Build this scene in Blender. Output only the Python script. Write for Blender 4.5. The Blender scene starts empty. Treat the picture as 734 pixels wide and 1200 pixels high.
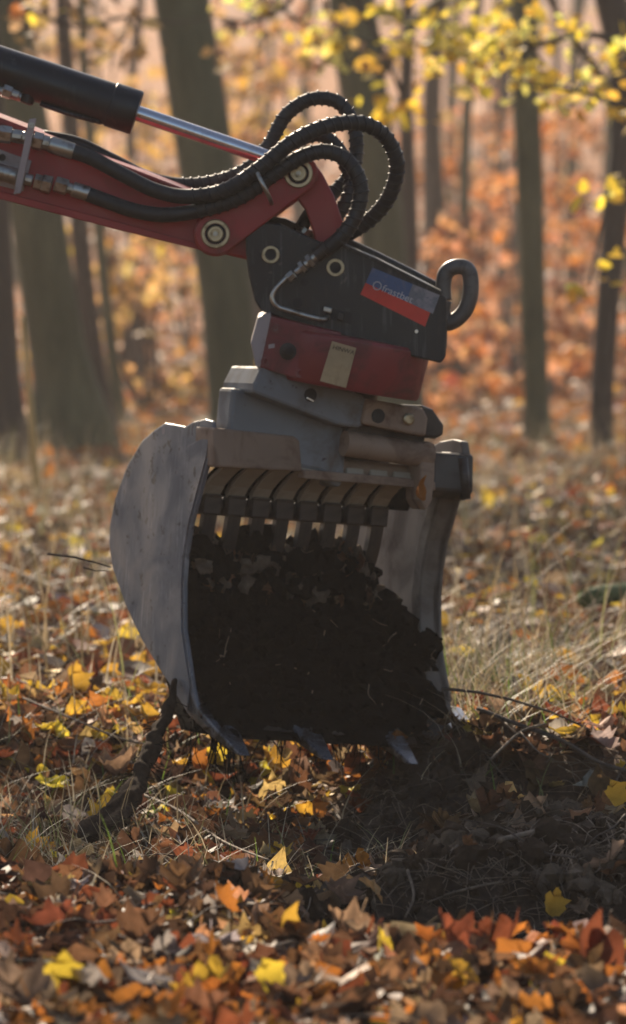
import bpy, bmesh, math, random
import numpy as np
from mathutils import Vector, Matrix, noise as mnoise
random.seed(7); rng = np.random.default_rng(11)
R = math.radians
S = bpy.context.scene
COL = S.collection

# ------------------------------------------------------------------ camera, sky, sun, exposure
CH = 0.875                      # camera height
cd = bpy.data.cameras.new('camera'); cam = bpy.data.objects.new('camera', cd); COL.objects.link(cam)
cam.location = (0, -10, CH); cam.rotation_euler = (R(90), 0, 0)
cd.sensor_fit = 'VERTICAL'; cd.sensor_height = 24; cd.lens = 120
cd.shift_y = -245/1200
cd.clip_start = 0.1; cd.clip_end = 2000
cd.dof.use_dof = True; cd.dof.focus_distance = 8.8; cd.dof.aperture_fstop = 120/25.0
cd.dof.aperture_blades = 0
S.camera = cam

SUN_EL, SUN_AZ = 28.0, -13.0     # sun stands behind the machine, a little to the left
w = bpy.data.worlds.new('World'); S.world = w; w.use_nodes = True
nt = w.node_tree; nt.nodes.clear()
sky = nt.nodes.new('ShaderNodeTexSky'); sky.sky_type = 'NISHITA'; sky.sun_disc = False
sky.sun_elevation = R(SUN_EL); sky.sun_rotation = R(SUN_AZ); sky.dust_density = 1.5
bg = nt.nodes.new('ShaderNodeBackground'); bg.inputs[1].default_value = 0.064
wo = nt.nodes.new('ShaderNodeOutputWorld')
nt.links.new(sky.outputs[0], bg.inputs[0]); nt.links.new(bg.outputs[0], wo.inputs[0])
sd = bpy.data.lights.new('sun', 'SUN'); sd.energy = 5.0; sd.angle = R(0.5); sd.color = (1, .84, .64)
sun = bpy.data.objects.new('sun', sd); COL.objects.link(sun)
sv = Vector((math.sin(R(SUN_AZ))*math.cos(R(SUN_EL)), math.cos(R(SUN_AZ))*math.cos(R(SUN_EL)), math.sin(R(SUN_EL))))
sun.rotation_euler = (-sv).to_track_quat('-Z', 'Y').to_euler(); sun.location = (6, 12, 30)
S.view_settings.view_transform = 'Standard'; S.view_settings.look = 'None'
S.view_settings.exposure = 1.0; S.view_settings.gamma = 1.0
S.render.engine = 'CYCLES'
S.cycles.use_denoising = True
S.cycles.max_bounces = 8; S.cycles.transparent_max_bounces = 8; S.cycles.volume_bounces = 1
S.cycles.sample_clamp_indirect = 6

# ------------------------------------------------------------------ helpers
def P(px, py, y=0.0):           # a point of the machine, drawn at 600 px to the metre in the plane y
    return Vector(((px-367)/600, y, CH+(355-py)/600))
def at(px, py, d):              # a point d metres from the camera
    return Vector(((px-367)/6000*d, d-10, CH+(355-py)/6000*d))

def root_loc(o):
    while o.parent is not None: o = o.parent
    return o.location.copy()
def tag(o, label=None, cat=None, group=None, kind=None):
    if label: o['label'] = label
    if cat: o['category'] = cat
    if group: o['group'] = group
    if kind: o['kind'] = kind
    return o
def thing(name, label, cat, loc=(0, 0, 0), group=None):
    o = bpy.data.objects.new(name, None); COL.objects.link(o)
    o.location = loc; o.empty_display_size = .1
    return tag(o, label, cat, group)

class MB:
    def __init__(s): s.v = []; s.f = []
    def add(s, vs, fs):
        n = len(s.v); s.v += [Vector(p) for p in vs]; s.f += [[i+n for i in f] for f in fs]; return s
    def prism(s, pts, ext):                       # outline + extrusion vector
        ext = Vector(ext); n = len(pts); a = [Vector(p) for p in pts]; b = [p+ext for p in a]
        return s.add(a+b, [list(range(n))[::-1], list(range(n, 2*n))] + [[i, (i+1) % n, n+(i+1) % n, n+i] for i in range(n)])
    def box(s, c, ax, ay, az):                    # centre and three half axes
        c, ax, ay, az = map(Vector, (c, ax, ay, az))
        return s.prism([c-ax-ay-az, c+ax-ay-az, c+ax+ay-az, c-ax+ay-az], az*2)
    def tube(s, path, r, n=10, caps=True):
        path = [Vector(p) for p in path]; m = len(path)
        rr = r if isinstance(r, (list, tuple)) else [r]*m
        vs, fs = [], []
        up = None
        for i in range(m):
            t = (path[min(i+1, m-1)]-path[max(i-1, 0)])
            if t.length < 1e-9: t = Vector((0, 0, 1))
            t.normalize()
            if up is None: up = t.orthogonal().normalized()
            up = (up - t*up.dot(t)); up = up.normalized() if up.length > 1e-6 else t.orthogonal().normalized()
            b = t.cross(up)
            for k in range(n):
                a = 2*math.pi*k/n; vs.append(path[i]+(up*math.cos(a)+b*math.sin(a))*rr[i])
        for i in range(m-1):
            for k in range(n): fs.append([i*n+k, i*n+(k+1) % n, (i+1)*n+(k+1) % n, (i+1)*n+k])
        if caps: fs += [list(range(n))[::-1], list(range((m-1)*n, m*n))]
        return s.add(vs, fs)
    def lathe(s, c, axis, prof, n=24):            # prof: (distance along the axis, radius)
        c = Vector(c); axis = Vector(axis).normalized(); u = axis.orthogonal().normalized(); b = axis.cross(u)
        vs, fs = [], []; m = len(prof)
        for h, r in prof:
            for k in range(n):
                a = 2*math.pi*k/n; vs.append(c+axis*h+(u*math.cos(a)+b*math.sin(a))*max(r, 1e-5))
        for i in range(m-1):
            for k in range(n): fs.append([i*n+k, i*n+(k+1) % n, (i+1)*n+(k+1) % n, (i+1)*n+k])
        fs += [list(range(n))[::-1], list(range((m-1)*n, m*n))]
        return s.add(vs, fs)
    def build(s, name, mat, parent=None, bevel=0, smooth=False, auto=None):
        off = root_loc(parent) if parent is not None else Vector()
        me = bpy.data.meshes.new(name); me.from_pydata([tuple(p-off) for p in s.v], [], s.f)
        bm = bmesh.new(); bm.from_mesh(me); bmesh.ops.recalc_face_normals(bm, faces=bm.faces); bm.to_mesh(me); bm.free()
        if mat: me.materials.append(mat)
        if smooth or auto:
            me.polygons.foreach_set('use_smooth', [True]*len(me.polygons))
            if auto: me.set_sharp_from_angle(angle=R(auto))
        o = bpy.data.objects.new(name, me); COL.objects.link(o)
        if parent is not None: o.parent = parent
        if bevel:
            m = o.modifiers.new('bevel', 'BEVEL'); m.width = bevel; m.segments = 2; m.limit_method = 'ANGLE'; m.angle_limit = R(35)
        return o

def catmull(pts, per=8):
    pts = [Vector(p) for p in pts]; out = []
    for i in range(len(pts)-1):
        p0 = pts[i-1] if i else pts[0]*2-pts[1]; p1, p2 = pts[i], pts[i+1]
        p3 = pts[i+2] if i+2 < len(pts) else pts[-1]*2-pts[-2]
        for k in range(per):
            t = k/per
            out.append(.5*((2*p1)+(p2-p0)*t+(2*p0-5*p1+4*p2-p3)*t*t+(3*p1-p0-3*p2+p3)*t**3))
    out.append(pts[-1]); return out

# numpy value noise
def vnoise(x, y, seed=0):
    xi = np.floor(x).astype(np.int64); yi = np.floor(y).astype(np.int64); fx = x-xi; fy = y-yi
    fx = fx*fx*(3-2*fx); fy = fy*fy*(3-2*fy)
    def h(a, b):
        n = (a*374761393+b*668265263+seed*69069) & 0xffffffff
        n = ((n ^ (n >> 13))*1274126177) & 0xffffffff
        return ((n ^ (n >> 16)) & 0xffff)/65535.0
    return (h(xi, yi)*(1-fx)+h(xi+1, yi)*fx)*(1-fy)+(h(xi, yi+1)*(1-fx)+h(xi+1, yi+1)*fx)*fy
def fbm(x, y, o=4, seed=0):
    s = 0; a = .5
    for k in range(o): s = s+a*vnoise(x*2**k, y*2**k, seed+k*17); a *= .5
    return s
def sst(a, b, x):
    t = np.clip((x-a)/(b-a), 0, 1); return t*t*(3-2*t)

# ------------------------------------------------------------------ materials
def mat_new(name):
    m = bpy.data.materials.new(name); m.use_nodes = True; t = m.node_tree
    return m, t, t.nodes['Principled BSDF'], t.nodes['Material Output']
def ramp(t, fac, stops):
    r = t.nodes.new('ShaderNodeValToRGB'); e = r.color_ramp.elements
    while len(e) < len(stops): e.new(.5)
    for i, (p, c) in enumerate(stops): e[i].position = p; e[i].color = (*c, 1)
    t.links.new(fac, r.inputs[0]); return r.outputs[0]
def noise(t, scale, detail=6, rough=.6, dist=0, coord='Object', vec=None):
    n = t.nodes.new('ShaderNodeTexNoise'); n.inputs['Scale'].default_value = scale
    n.inputs['Detail'].default_value = detail; n.inputs['Roughness'].default_value = rough; n.inputs['Distortion'].default_value = dist
    if vec is None:
        c = t.nodes.new('ShaderNodeTexCoord'); vec = c.outputs[coord]
    t.links.new(vec, n.inputs['Vector']); return n.outputs[0]
def bump(t, bs, h, strength=.3, dist=.004):
    b = t.nodes.new('ShaderNodeBump'); b.inputs['Strength'].default_value = strength; b.inputs['Distance'].default_value = dist
    t.links.new(h, b.inputs['Height']); t.links.new(b.outputs[0], bs.inputs['Normal'])
def mix(t, fac, a, b):
    m = t.nodes.new('ShaderNodeMix'); m.data_type = 'RGBA'
    for k, x in ((0, fac), (6, a), (7, b)):
        if isinstance(x, (tuple, float, int)): m.inputs[k].default_value = (*x, 1) if isinstance(x, tuple) else x
        else: t.links.new(x, m.inputs[k])
    return m.outputs[2]

def metal_paint(name, base, dirt, wear, scale=14, dirt_lo=.52, dirt_hi=.66, rough=.42, metallic=0.0, wear_at=.70, edge=None):
    m, t, b, o = mat_new(name)
    n1 = noise(t, scale, 8, .65, .6); n2 = noise(t, scale*3.7, 6, .7, .3); n3 = noise(t, scale*.35, 4, .5)
    c0 = ramp(t, n3, [(.35, tuple(x*.8 for x in base)), (.65, tuple(min(1, x*1.12) for x in base))])
    f = ramp(t, n1, [(dirt_lo, (0, 0, 0)), (dirt_hi, (1, 1, 1))])
    c = mix(t, f, c0, dirt)
    f2 = ramp(t, n2, [(wear_at, (0, 0, 0)), (wear_at+.03, (1, 1, 1))])
    c = mix(t, f2, c, wear)
    if edge:
        bv = t.nodes.new('ShaderNodeBevel'); bv.samples = 3; bv.inputs['Radius'].default_value = .005
        ge = t.nodes.new('ShaderNodeNewGeometry'); dp = t.nodes.new('ShaderNodeVectorMath'); dp.operation = 'DOT_PRODUCT'
        t.links.new(bv.outputs[0], dp.inputs[0]); t.links.new(ge.outputs['Normal'], dp.inputs[1])
        em = ramp(t, dp.outputs['Value'], [(.86, (1, 1, 1)), (.985, (0, 0, 0))])
        en = ramp(t, noise(t, 38, 5, .7), [(.42, (0, 0, 0)), (.6, (.85, .85, .85))])
        mu = t.nodes.new('ShaderNodeMath'); mu.operation = 'MULTIPLY'; t.links.new(em, mu.inputs[0]); t.links.new(en, mu.inputs[1])
        c = mix(t, mu.outputs[0], c, edge)
    t.links.new(c, b.inputs['Base Color'])
    rr = ramp(t, n1, [(.4, (rough,)*3), (.65, (min(1, rough+.35),)*3)]); t.links.new(rr, b.inputs['Roughness'])
    b.inputs['Metallic'].default_value = metallic
    bump(t, b, n1, .25, .003); return m

M = {}
M['red'] = metal_paint('red paint', (.33, .016, .018), (.13, .05, .036), (.30, .10, .08), 11, .52, .8, .30, edge=(.16, .10, .085))
M['ringred'] = metal_paint('dark red ring paint', (.20, .022, .024), (.07, .03, .024), (.35, .22, .2), 12, .52, .75, .36, wear_at=.71, edge=(.22, .15, .13))
M['black'] = metal_paint('black plate paint', (.014, .013, .012), (.042, .035, .029), (.075, .062, .052), 9, .48, .75, .36, wear_at=.64, edge=(.10, .085, .07))
M['barrel'] = metal_paint('black cylinder paint', (.008, .009, .011), (.016, .016, .016), (.03, .03, .03), 10, .6, .8, .28)
M['grey'] = metal_paint('grey bucket steel', (.165, .168, .188), (.128, .123, .130), (.035, .027, .023), 7, .44, .70, .34, wear_at=.605, edge=(.10, .06, .04))
def scratches(m, amount=.55):
    t = m.node_tree; b = t.nodes['Principled BSDF']; src = b.inputs['Base Color'].links[0].from_socket
    tc = t.nodes.new('ShaderNodeTexCoord'); mp = t.nodes.new('ShaderNodeMapping'); mp.inputs['Scale'].default_value = (1, 1, .05); mp.inputs['Rotation'].default_value = (0, .12, 0)
    t.links.new(tc.outputs['Object'], mp.inputs[0]); n = noise(t, 130, 4, .6, 0, vec=mp.outputs[0]); n2 = noise(t, 12, 3)
    mu = t.nodes.new('ShaderNodeMath'); mu.operation = 'MULTIPLY'
    t.links.new(ramp(t, n, [(.54, (0, 0, 0)), (.62, (amount,)*3)]), mu.inputs[0]); t.links.new(ramp(t, n2, [(.45, (0, 0, 0)), (.6, (1, 1, 1))]), mu.inputs[1])
    c = mix(t, mu.outputs[0], src, (.34, .33, .33))
    n3 = noise(t, 100, 4, .6, 0, vec=mp.outputs[0]); mu2 = t.nodes.new('ShaderNodeMath'); mu2.operation = 'MULTIPLY'
    t.links.new(ramp(t, n3, [(.57, (0, 0, 0)), (.64, (.7,)*3)]), mu2.inputs[0]); t.links.new(ramp(t, noise(t, 9, 3), [(.5, (0, 0, 0)), (.62, (1, 1, 1))]), mu2.inputs[1])
    t.links.new(mix(t, mu2.outputs[0], c, (.035, .025, .02)), b.inputs['Base Color'])
scratches(M['grey']); scratches(M['black'], .12); scratches(M['barrel'], .08)
M['coupler'] = metal_paint('grey coupler steel', (.17, .18, .19), (.12, .085, .06), (.05, .035, .03), 9, .50, .72, .46, wear_at=.64, edge=(.16, .11, .08))
M['rust'] = metal_paint('rusty steel', (.27, .185, .13), (.15, .09, .06), (.025, .015, .01), 14, .48, .66, .62, wear_at=.70)
M['rib'] = metal_paint('soil stained steel', (.36, .30, .23), (.16, .12, .085), (.02, .014, .01), 13, .55, .72, .45, wear_at=.72)
M['hooksteel'] = metal_paint('bare hook steel', (.12, .105, .095), (.05, .04, .034), (.2, .18, .16), 20, .5, .7, .34, .2)
M['stained'] = metal_paint('mud stained shade tone', (.15, .122, .098), (.075, .056, .043), (.025, .018, .013), 9, .48, .70, .5, wear_at=.68)  # mud brown, also darkened for the shaded inside of the right plate
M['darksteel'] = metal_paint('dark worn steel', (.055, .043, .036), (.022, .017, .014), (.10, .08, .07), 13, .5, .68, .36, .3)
M['tooth'] = metal_paint('polished tooth steel', (.12, .125, .145), (.016, .013, .011), (.012, .01, .009), 16, .46, .54, .24, .25)
M['pinkish'] = metal_paint('pale primer plate', (.36, .30, .29), (.22, .16, .14), (.1, .06, .05), 14, .56, .75, .5)
M['cable'] = metal_paint('black rubber', (.016, .015, .015), (.030, .026, .022), (.05, .045, .04), 40, .55, .75, .42)
M['tan'] = metal_paint('dirty tan sticker', (.40, .29, .16), (.30, .20, .11), (.2, .13, .08), 30, .5, .8, .6)
M['blue'] = metal_paint('worn blue print', (.07, .115, .23), (.16, .16, .20), (.05, .045, .05), 22, .50, .66, .5, wear_at=.62)
M['bluegrey'] = metal_paint('scuffed grey print', (.18, .18, .20), (.28, .26, .27), (.08, .09, .14), 28, .48, .6, .5, wear_at=.62)
M['stickred'] = metal_paint('red print', (.62, .05, .03), (.50, .09, .06), (.10, .04, .03), 26, .56, .8, .45, wear_at=.66)
M['print'] = metal_paint('white print', (.55, .53, .54), (.35, .32, .34), (.4, .4, .4), 60, .5, .7, .5)
M['darkprint'] = metal_paint('dark print', (.05, .03, .02), (.08, .05, .03), (.08, .05, .03), 60, .5, .7, .5)
M['hole'] = metal_paint('dark bore', (.006, .005, .005), (.01, .008, .007), (.01, .01, .01), 30)
def metal(name, c, rough, dirtc=(.08, .05, .03)):
    m, t, b, o = mat_new(name); n = noise(t, 45, 5)
    t.links.new(mix(t, ramp(t, n, [(.5, (0, 0, 0)), (.72, (1, 1, 1))]), c, dirtc), b.inputs['Base Color'])
    b.inputs['Metallic'].default_value = .9; b.inputs['Roughness'].default_value = rough; bump(t, b, n, .15, .001); return m
M['chrome'] = metal('chrome rod', (.62, .62, .65), .2, (.5, .48, .48))
M['zinc'] = metal('zinc fitting', (.42, .40, .36), .36, (.16, .12, .08))
M['brass'] = metal('yellow zinc pin', (.46, .38, .25), .38, (.10, .07, .035))

def leafy(name, trans=.45, gloss=.35):
    m, t, b, o = mat_new(name)
    a = t.nodes.new('ShaderNodeVertexColor'); a.layer_name = 'col'
    n = noise(t, 60, 3, .6, 0, 'Generated') if False else noise(t, 55, 3)
    hsv = t.nodes.new('ShaderNodeHueSaturation'); t.links.new(a.outputs[0], hsv.inputs['Color'])
    t.links.new(ramp(t, n, [(.3, (.62,)*3), (.7, (1.2,)*3)]), hsv.inputs['Value'])
    col = hsv.outputs[0]
    t.links.new(col, b.inputs['Base Color']); b.inputs['Roughness'].default_value = gloss
    b.inputs['Specular IOR Level'].default_value = .10
    tr = t.nodes.new('ShaderNodeBsdfTranslucent'); t.links.new(col, tr.inputs[0])
    mx = t.nodes.new('ShaderNodeMixShader'); mx.inputs[0].default_value = trans
    t.links.new(b.outputs[0], mx.inputs[1]); t.links.new(tr.outputs[0], mx.inputs[2]); t.links.new(mx.outputs[0], o.inputs[0])
    return m
M['leaf'] = leafy('autumn leaf', .45, .55)
M['crown'] = leafy('hanging leaf', .65, .55)
M['straw'] = leafy('dry straw', .35, .5)

def bark(name, c1, c2, sc=6):
    m, t, b, o = mat_new(name)
    tc = t.nodes.new('ShaderNodeTexCoord'); mp = t.nodes.new('ShaderNodeMapping'); mp.inputs['Scale'].default_value = (1, 1, .25)
    t.links.new(tc.outputs['Object'], mp.inputs[0])
    n = noise(t, sc, 8, .65, .5, vec=mp.outputs[0])
    t.links.new(ramp(t, n, [(.32, c1), (.68, c2)]), b.inputs['Base Color']); b.inputs['Roughness'].default_value = .85
    bump(t, b, n, .5, .02); return m
M['bark'] = bark('beech bark', (.042, .050, .022), (.125, .128, .066))
M['darkbark'] = bark('dark bark', (.035, .028, .020), (.080, .062, .045))
M['twig'] = bark('twig bark', (.035, .024, .018), (.13, .09, .065), 30)
M['root'] = bark('root bark', (.06, .04, .026), (.27, .19, .125), 40)
M['yellowstem'] = bark('yellow stem', (.45, .30, .09), (.62, .46, .2), 20)
M['moss'] = bark('mossy bark', (.03, .05, .012), (.10, .15, .03), 30)

def soil(name, c1, c2, c3):
    m, t, b, o = mat_new(name); n = noise(t, 22, 10, .72); n2 = noise(t, 90, 6, .7)
    c = ramp(t, n, [(.3, c1), (.55, c2), (.75, c3)])
    t.links.new(c, b.inputs['Base Color']); b.inputs['Roughness'].default_value = .95; b.inputs['Specular IOR Level'].default_value = .05
    bump(t, b, n2, .8, .012); return m
M['soil'] = soil('dark soil', (.028, .018, .012), (.066, .043, .028), (.17, .115, .078))
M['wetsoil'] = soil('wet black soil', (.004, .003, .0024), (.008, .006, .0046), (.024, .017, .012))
M['litsoil'] = soil('soil toned as sunlit', (.06, .042, .03), (.15, .108, .075), (.29, .225, .165))  # soil with its tone raised to stand in for sunlight

# forest floor: litter colour near, orange litter and bare mauve-brown ground far, soil where dug
def floor_mat():
    m, t, b, o = mat_new('forest floor')
    a = t.nodes.new('ShaderNodeVertexColor'); a.layer_name = 'soil'
    tc = t.nodes.new('ShaderNodeTexCoord')
    n1 = noise(t, 26, 8, .7); n2 = noise(t, .10, 5, .6); n3 = noise(t, 1.3, 8, .75, .5); nf = noise(t, 90, 6, .7)
    litter = ramp(t, n1, [(.3, (.035, .02, .012)), (.5, (.12, .065, .033)), (.7, (.22, .12, .055))])
    far = ramp(t, n2, [(.40, (.23, .175, .16)), (.52, (.44, .17, .055)), (.65, (.56, .22, .065))])
    mot = ramp(t, n3, [(.35, (.10, .06, .045)), (.5, (.34, .15, .065)), (.65, (.52, .27, .12))])
    far = mix(t, .5, far, mot)
    sx = t.nodes.new('ShaderNodeSeparateXYZ'); t.links.new(tc.outputs['Object'], sx.inputs[0])
    mr = t.nodes.new('ShaderNodeMapRange'); mr.inputs[1].default_value = 6; mr.inputs[2].default_value = 26
    t.links.new(sx.outputs[1], mr.inputs[0])
    c = mix(t, mr.outputs[0], litter, far)
    so = ramp(t, n1, [(.3, (.014, .009, .006)), (.52, (.050, .032, .021)), (.72, (.15, .10, .068))])
    sp_ = t.nodes.new('ShaderNodeSeparateColor'); t.links.new(a.outputs[0], sp_.inputs[0])
    so = mix(t, sp_.outputs[1], so, ramp(t, n1, [(.3, (.06, .04, .026)), (.55, (.13, .09, .06)), (.75, (.22, .16, .115))]))
    c = mix(t, sp_.outputs[0], c, so)
    t.links.new(c, b.inputs['Base Color']); b.inputs['Roughness'].default_value = .95; b.inputs['Specular IOR Level'].default_value = .2
    bump(t, b, nf, .7, .015); return m
M['floor'] = floor_mat()

# ------------------------------------------------------------------ the ground
def soil_mask(X, Y):
    e = .16*(fbm(X*4, Y*4, 3, 5)-.45)
    a = sst(-.16, .06, X+e)*sst(-3.05, -2.92, Y+e*.5)*(1-sst(-1.5, -1.25, Y+e))           # front trench and its back wall
    c = sst(-.10, .10, X+e)*sst(-1.5, -1.3, Y+e)*(1-sst(-.18, .02, Y+e*.6+.22*sst(.25, .8, X)))
    r = 1-sst(1.1, 1.6, X)*.9
    return np.clip(np.maximum(a, c), 0, 1)*r
def zg(X, Y):
    X = np.asarray(X, float); Y = np.asarray(Y, float)
    near = 1-sst(8, 20, np.abs(Y))
    z = (.05*(fbm(X*1.3, Y*1.3, 4, 3)-.47)+.025*(fbm(X*7, Y*7, 3, 9)-.47))*near
    z = z+.35*(fbm(X*.12+7, Y*.12, 3, 21)-.47)*sst(12, 30, Y)
    r = 1-sst(1.2, 1.9, X)
    wob = .12*(fbm(X*3, Y*0+2, 3, 31)-.45)
    y1 = Y+wob
    t1 = sst(-3.15, -2.72, y1)*(1-sst(-2.32, -1.98, y1))*sst(-.12, .22, X)*r
    t2 = sst(-1.30, -.85, y1)*(1-sst(-.42, -.05, y1))*sst(-.02, .25, X)*r
    z = z-.19*t1-.17*t2
    z = z+.03*np.exp(-((Y+1.72)/.25)**2)*sst(.05, .35, X)*r+.05*np.exp(-((Y-.02)/.2)**2-((X-.2)/.25)**2)
    z = z-.135*sst(-2.5, -1.5, Y)*(1-sst(-.15, .75, Y))*(1-sst(.0, .3, X))
    z = z+(.10*(fbm(X*5, Y*5, 4, 41)-.5)+.06*(fbm(X*24, Y*24, 3, 43)-.45))*soil_mask(X, Y)
    hill = np.clip(Y-36, 0, None); z = z+.00115*hill**2*(1-sst(60, 190, hill)*.45)
    return z

def axis_coords(lo, hi, step, far, g=1.12):
    c = list(np.arange(lo, hi+1e-6, step)); s = step; x = hi
    while x < far: s *= g; x += s; c.append(x)
    s = step; x = lo
    while x > -far: s *= g; x -= s; c.insert(0, x)
    return np.array(c)
gx = axis_coords(-1.6, 1.7, .02, 150); gy = axis_coords(-4.4, .6, .02, 150, 1.06)
GX, GY = np.meshgrid(gx, gy); GZ = zg(GX, GY)
nx, ny = len(gx), len(gy)
idx = np.arange(nx*ny).reshape(ny, nx)
quads = np.stack([idx[:-1, :-1], idx[:-1, 1:], idx[1:, 1:], idx[1:, :-1]], -1).reshape(-1, 4)
def mesh_np(name, verts, faces, mat, cols=None, smooth=True, layer='col'):   # faces: (n, k) array
    me = bpy.data.meshes.new(name); k = faces.shape[1]
    me.vertices.add(len(verts)); me.vertices.foreach_set('co', np.ascontiguousarray(verts, np.float32).ravel())
    me.loops.add(faces.size); me.loops.foreach_set('vertex_index', faces.astype(np.int32).ravel())
    me.polygons.add(len(faces)); me.polygons.foreach_set('loop_start', np.arange(0, faces.size, k, dtype=np.int32))
    me.polygons.foreach_set('use_smooth', np.full(len(faces), smooth))
    if cols is not None:
        a = me.color_attributes.new(layer, 'FLOAT_COLOR', 'POINT')
        a.data.foreach_set('color', np.concatenate([cols, np.ones((len(cols), 1))], 1).astype(np.float32).ravel())
    me.update(calc_edges=True); me.validate()
    me.materials.append(mat); return me
sm = soil_mask(GX, GY).ravel(); dry = (np.exp(-((GY+1.75)/.26)**2)*sst(.32, .55, fbm(GX*6, GY*6, 4, 63))*.9+.35*sst(.5, .65, fbm(GX*9, GY*9, 4, 65))).ravel()  # ridge band coloured paler as if lit, plus random pale patches
gme = mesh_np('ground', np.stack([GX.ravel(), GY.ravel(), GZ.ravel()], 1), quads, M['floor'], np.stack([sm, dry, dry*0], 1), True, 'soil')
ground = bpy.data.objects.new('ground', gme); COL.objects.link(ground); tag(ground, kind='structure')
ground['label'] = 'forest floor of brown soil and leaf litter, dug open on the right and rising to a hill behind'

# ------------------------------------------------------------------ excavator arm
arm = thing('excavator_arm', 'red excavator dipper arm with black cylinder and looped hydraulic hoses reaching in from the left', 'excavator arm', P(-80, 160))
def slab(pts, y0, th, lean=.085): return MB().prism([P(x, z, y0) for x, z in pts], (0, th, th*lean))   # the arm is rolled a few degrees towards the viewer
da = [(-90, 109), (0, 139), (225, 226), (252, 228), (270, 236), (300, 262), (322, 282), (318, 306), (290, 305), (150, 272), (0, 233), (-90, 206)]
dip = slab(da, -.075, .15).build('dipper_tube', M['red'], arm, .006)
MB().prism([P(x, z, -.080) for x, z in [(-90, 108), (0, 138), (226, 225.5), (228, 230), (0, 145), (-90, 115)]], (0, .012, .001)).build('weld_rim', M['red'], dip, .002)
# lower edge flange
MB().prism([P(x, z, -.083) for x, z in [(-90, 197), (0, 224), (150, 263), (250, 290), (250, 297), (150, 272.5), (0, 233.5), (-90, 206.5)]], (0, .009, 0)).build('bottom_flange', M['red'], dip, .002)
def circ(cx, cy, r, a0, a1, n=10): return [(cx+r*math.cos(R(a0+(a1-a0)*i/n)), cy+r*math.sin(R(a0+(a1-a0)*i/n))) for i in range(n+1)]
# guide link: boom pivot (254,275) to link joint (350,205)
gl = circ(254, 275, 25, 55, 235)+circ(350, 205, 23, 235, 415)
for yy in (-.112, .092): slab(gl, yy, .02).build('guide_link', M['red'], arm, .004)
MB().box(P(300, 238), (P(325, 220)-P(275, 258))*.5, (0, .09, 0), Vector((.006, 0, .008))).build('link_web', M['red'], arm, .003)
# curved link from joint down to the rotator housing
cl = circ(350, 205, 24, 150, 300)+[(378, 205), (392, 232), (402, 262), (404, 290), (400, 318)]+circ(393, 314, 14, 20, 160, 6)+[(372, 300), (368, 275), (358, 246), (344, 228)]
for yy in (-.082, .062): slab(cl, yy, .02).build('curved_link', M['red'], arm, .004)
slab([(368, 210), (386, 236), (396, 266), (384, 272), (372, 244), (358, 226)], -.06, .12).build('link_web', M['red'], arm, .003)
# thin upper stay seen beside the hoses
MB().box((P(243, 236, -.10)+P(332, 176, -.10))*.5, (P(332, 176)-P(243, 236))*.5, (0, .012, 0), Vector((.004, 0, .006))).build('stay_bar', M['red'], arm, .002)
# pins with concentric washers
def pin(cx, cy, r, y):
    k = r/600
    w = MB().lathe(P(cx, cy, y), (0, -1, 0), [(-.012, k), (.003, k), (.006, k*.93), (.006, k*.74), (-.004, k*.70), (-.004, 0)], 28).build('pin', M['brass'], arm, 0, auto=30)
    MB().lathe(P(cx, cy, y), (0, -1, 0), [(-.004, k*.695), (.0005, k*.695), (.0005, 0)], 24).build('groove_shade', M['hole'], w, 0, auto=30)  # dark disc standing in for the shade inside the washer groove
    MB().lathe(P(cx, cy, y), (0, -1, 0), [(0, k*.56), (.009, k*.54), (.011, k*.49), (.011, k*.34), (.006, k*.31), (.006, 0)], 24).build('bolt_head', M['brass'], w, 0, auto=30)
    MB().lathe(P(cx, cy, y), (0, -1, 0), [(.006, k*.17), (.010, k*.15), (.010, 0)], 12).build('grease_nipple', M['zinc'], w, 0, auto=30)
pin(254, 275, 17, -.112); pin(350, 205, 17, -.112)
MB().lathe(P(254, 275, -.08), (0, -1, 0), [(0, 26/600), (.006, 26/600), (.008, 24.5/600), (.008, 18/600)], 28).build('pivot_boss', M['red'], arm, 0, auto=30)
MB().lathe(P(350, 205, -.1), (0, 1, 0), [(0, .02), (.2, .02)], 16).build('pin_shaft', M['darksteel'], arm, 0, auto=30)
# hydraulic cylinder
c0, c1 = P(-110, 43), P(161, 132.5); cdv = (c1-c0).normalized(); L = (c1-c0).length; rb = 25.5/600
MB().lathe(c0, cdv, [(0, rb*.9), (0, rb), (L-.055, rb), (L-.053, rb*1.05), (L-.004, rb*1.05), (L, rb*1.0), (L, rb*.42)], 36).build('cylinder_barrel', M['barrel'], arm, 0, auto=30)
rod0, rod1 = P(158, 131.5), P(338, 193)
MB().tube([rod0, rod1], 9.3/600, 24).build('piston_rod', M['chrome'], arm, 0, auto=40)
MB().lathe(P(346, 201, -.03), (0, 1, 0), [(0, 20/600), (.06, 20/600)], 20).build('rod_eye', M['red'], arm, .003)
nrm = Vector((cdv.z, 0, -cdv.x))    # underside direction
for px, py, r, h in ((35, 118, 9, .022), (117, 144, 7, .016), (22, 88, 5, .02)):
    if py > 100: MB().lathe(P(px, py-10, -.012), nrm, [(0, r/600), (h, r/600), (h+.003, r/600*.7), (h+.003, 0)], 12).build('port_boss', M['barrel'], arm, 0, auto=30)
MB().tube([P(48, 122, -.02), P(80, 133, -.02), P(112, 142, -.02)], 3.2/600, 8).build('pilot_pipe', M['barrel'], arm, 0, smooth=True)
MB().tube([P(-60, 88, -.03), P(-20, 100, -.03), P(26, 115, -.03)], 5.5/600, 10).build('steel_pipe', M['zinc'], arm, 0, auto=40)
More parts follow.
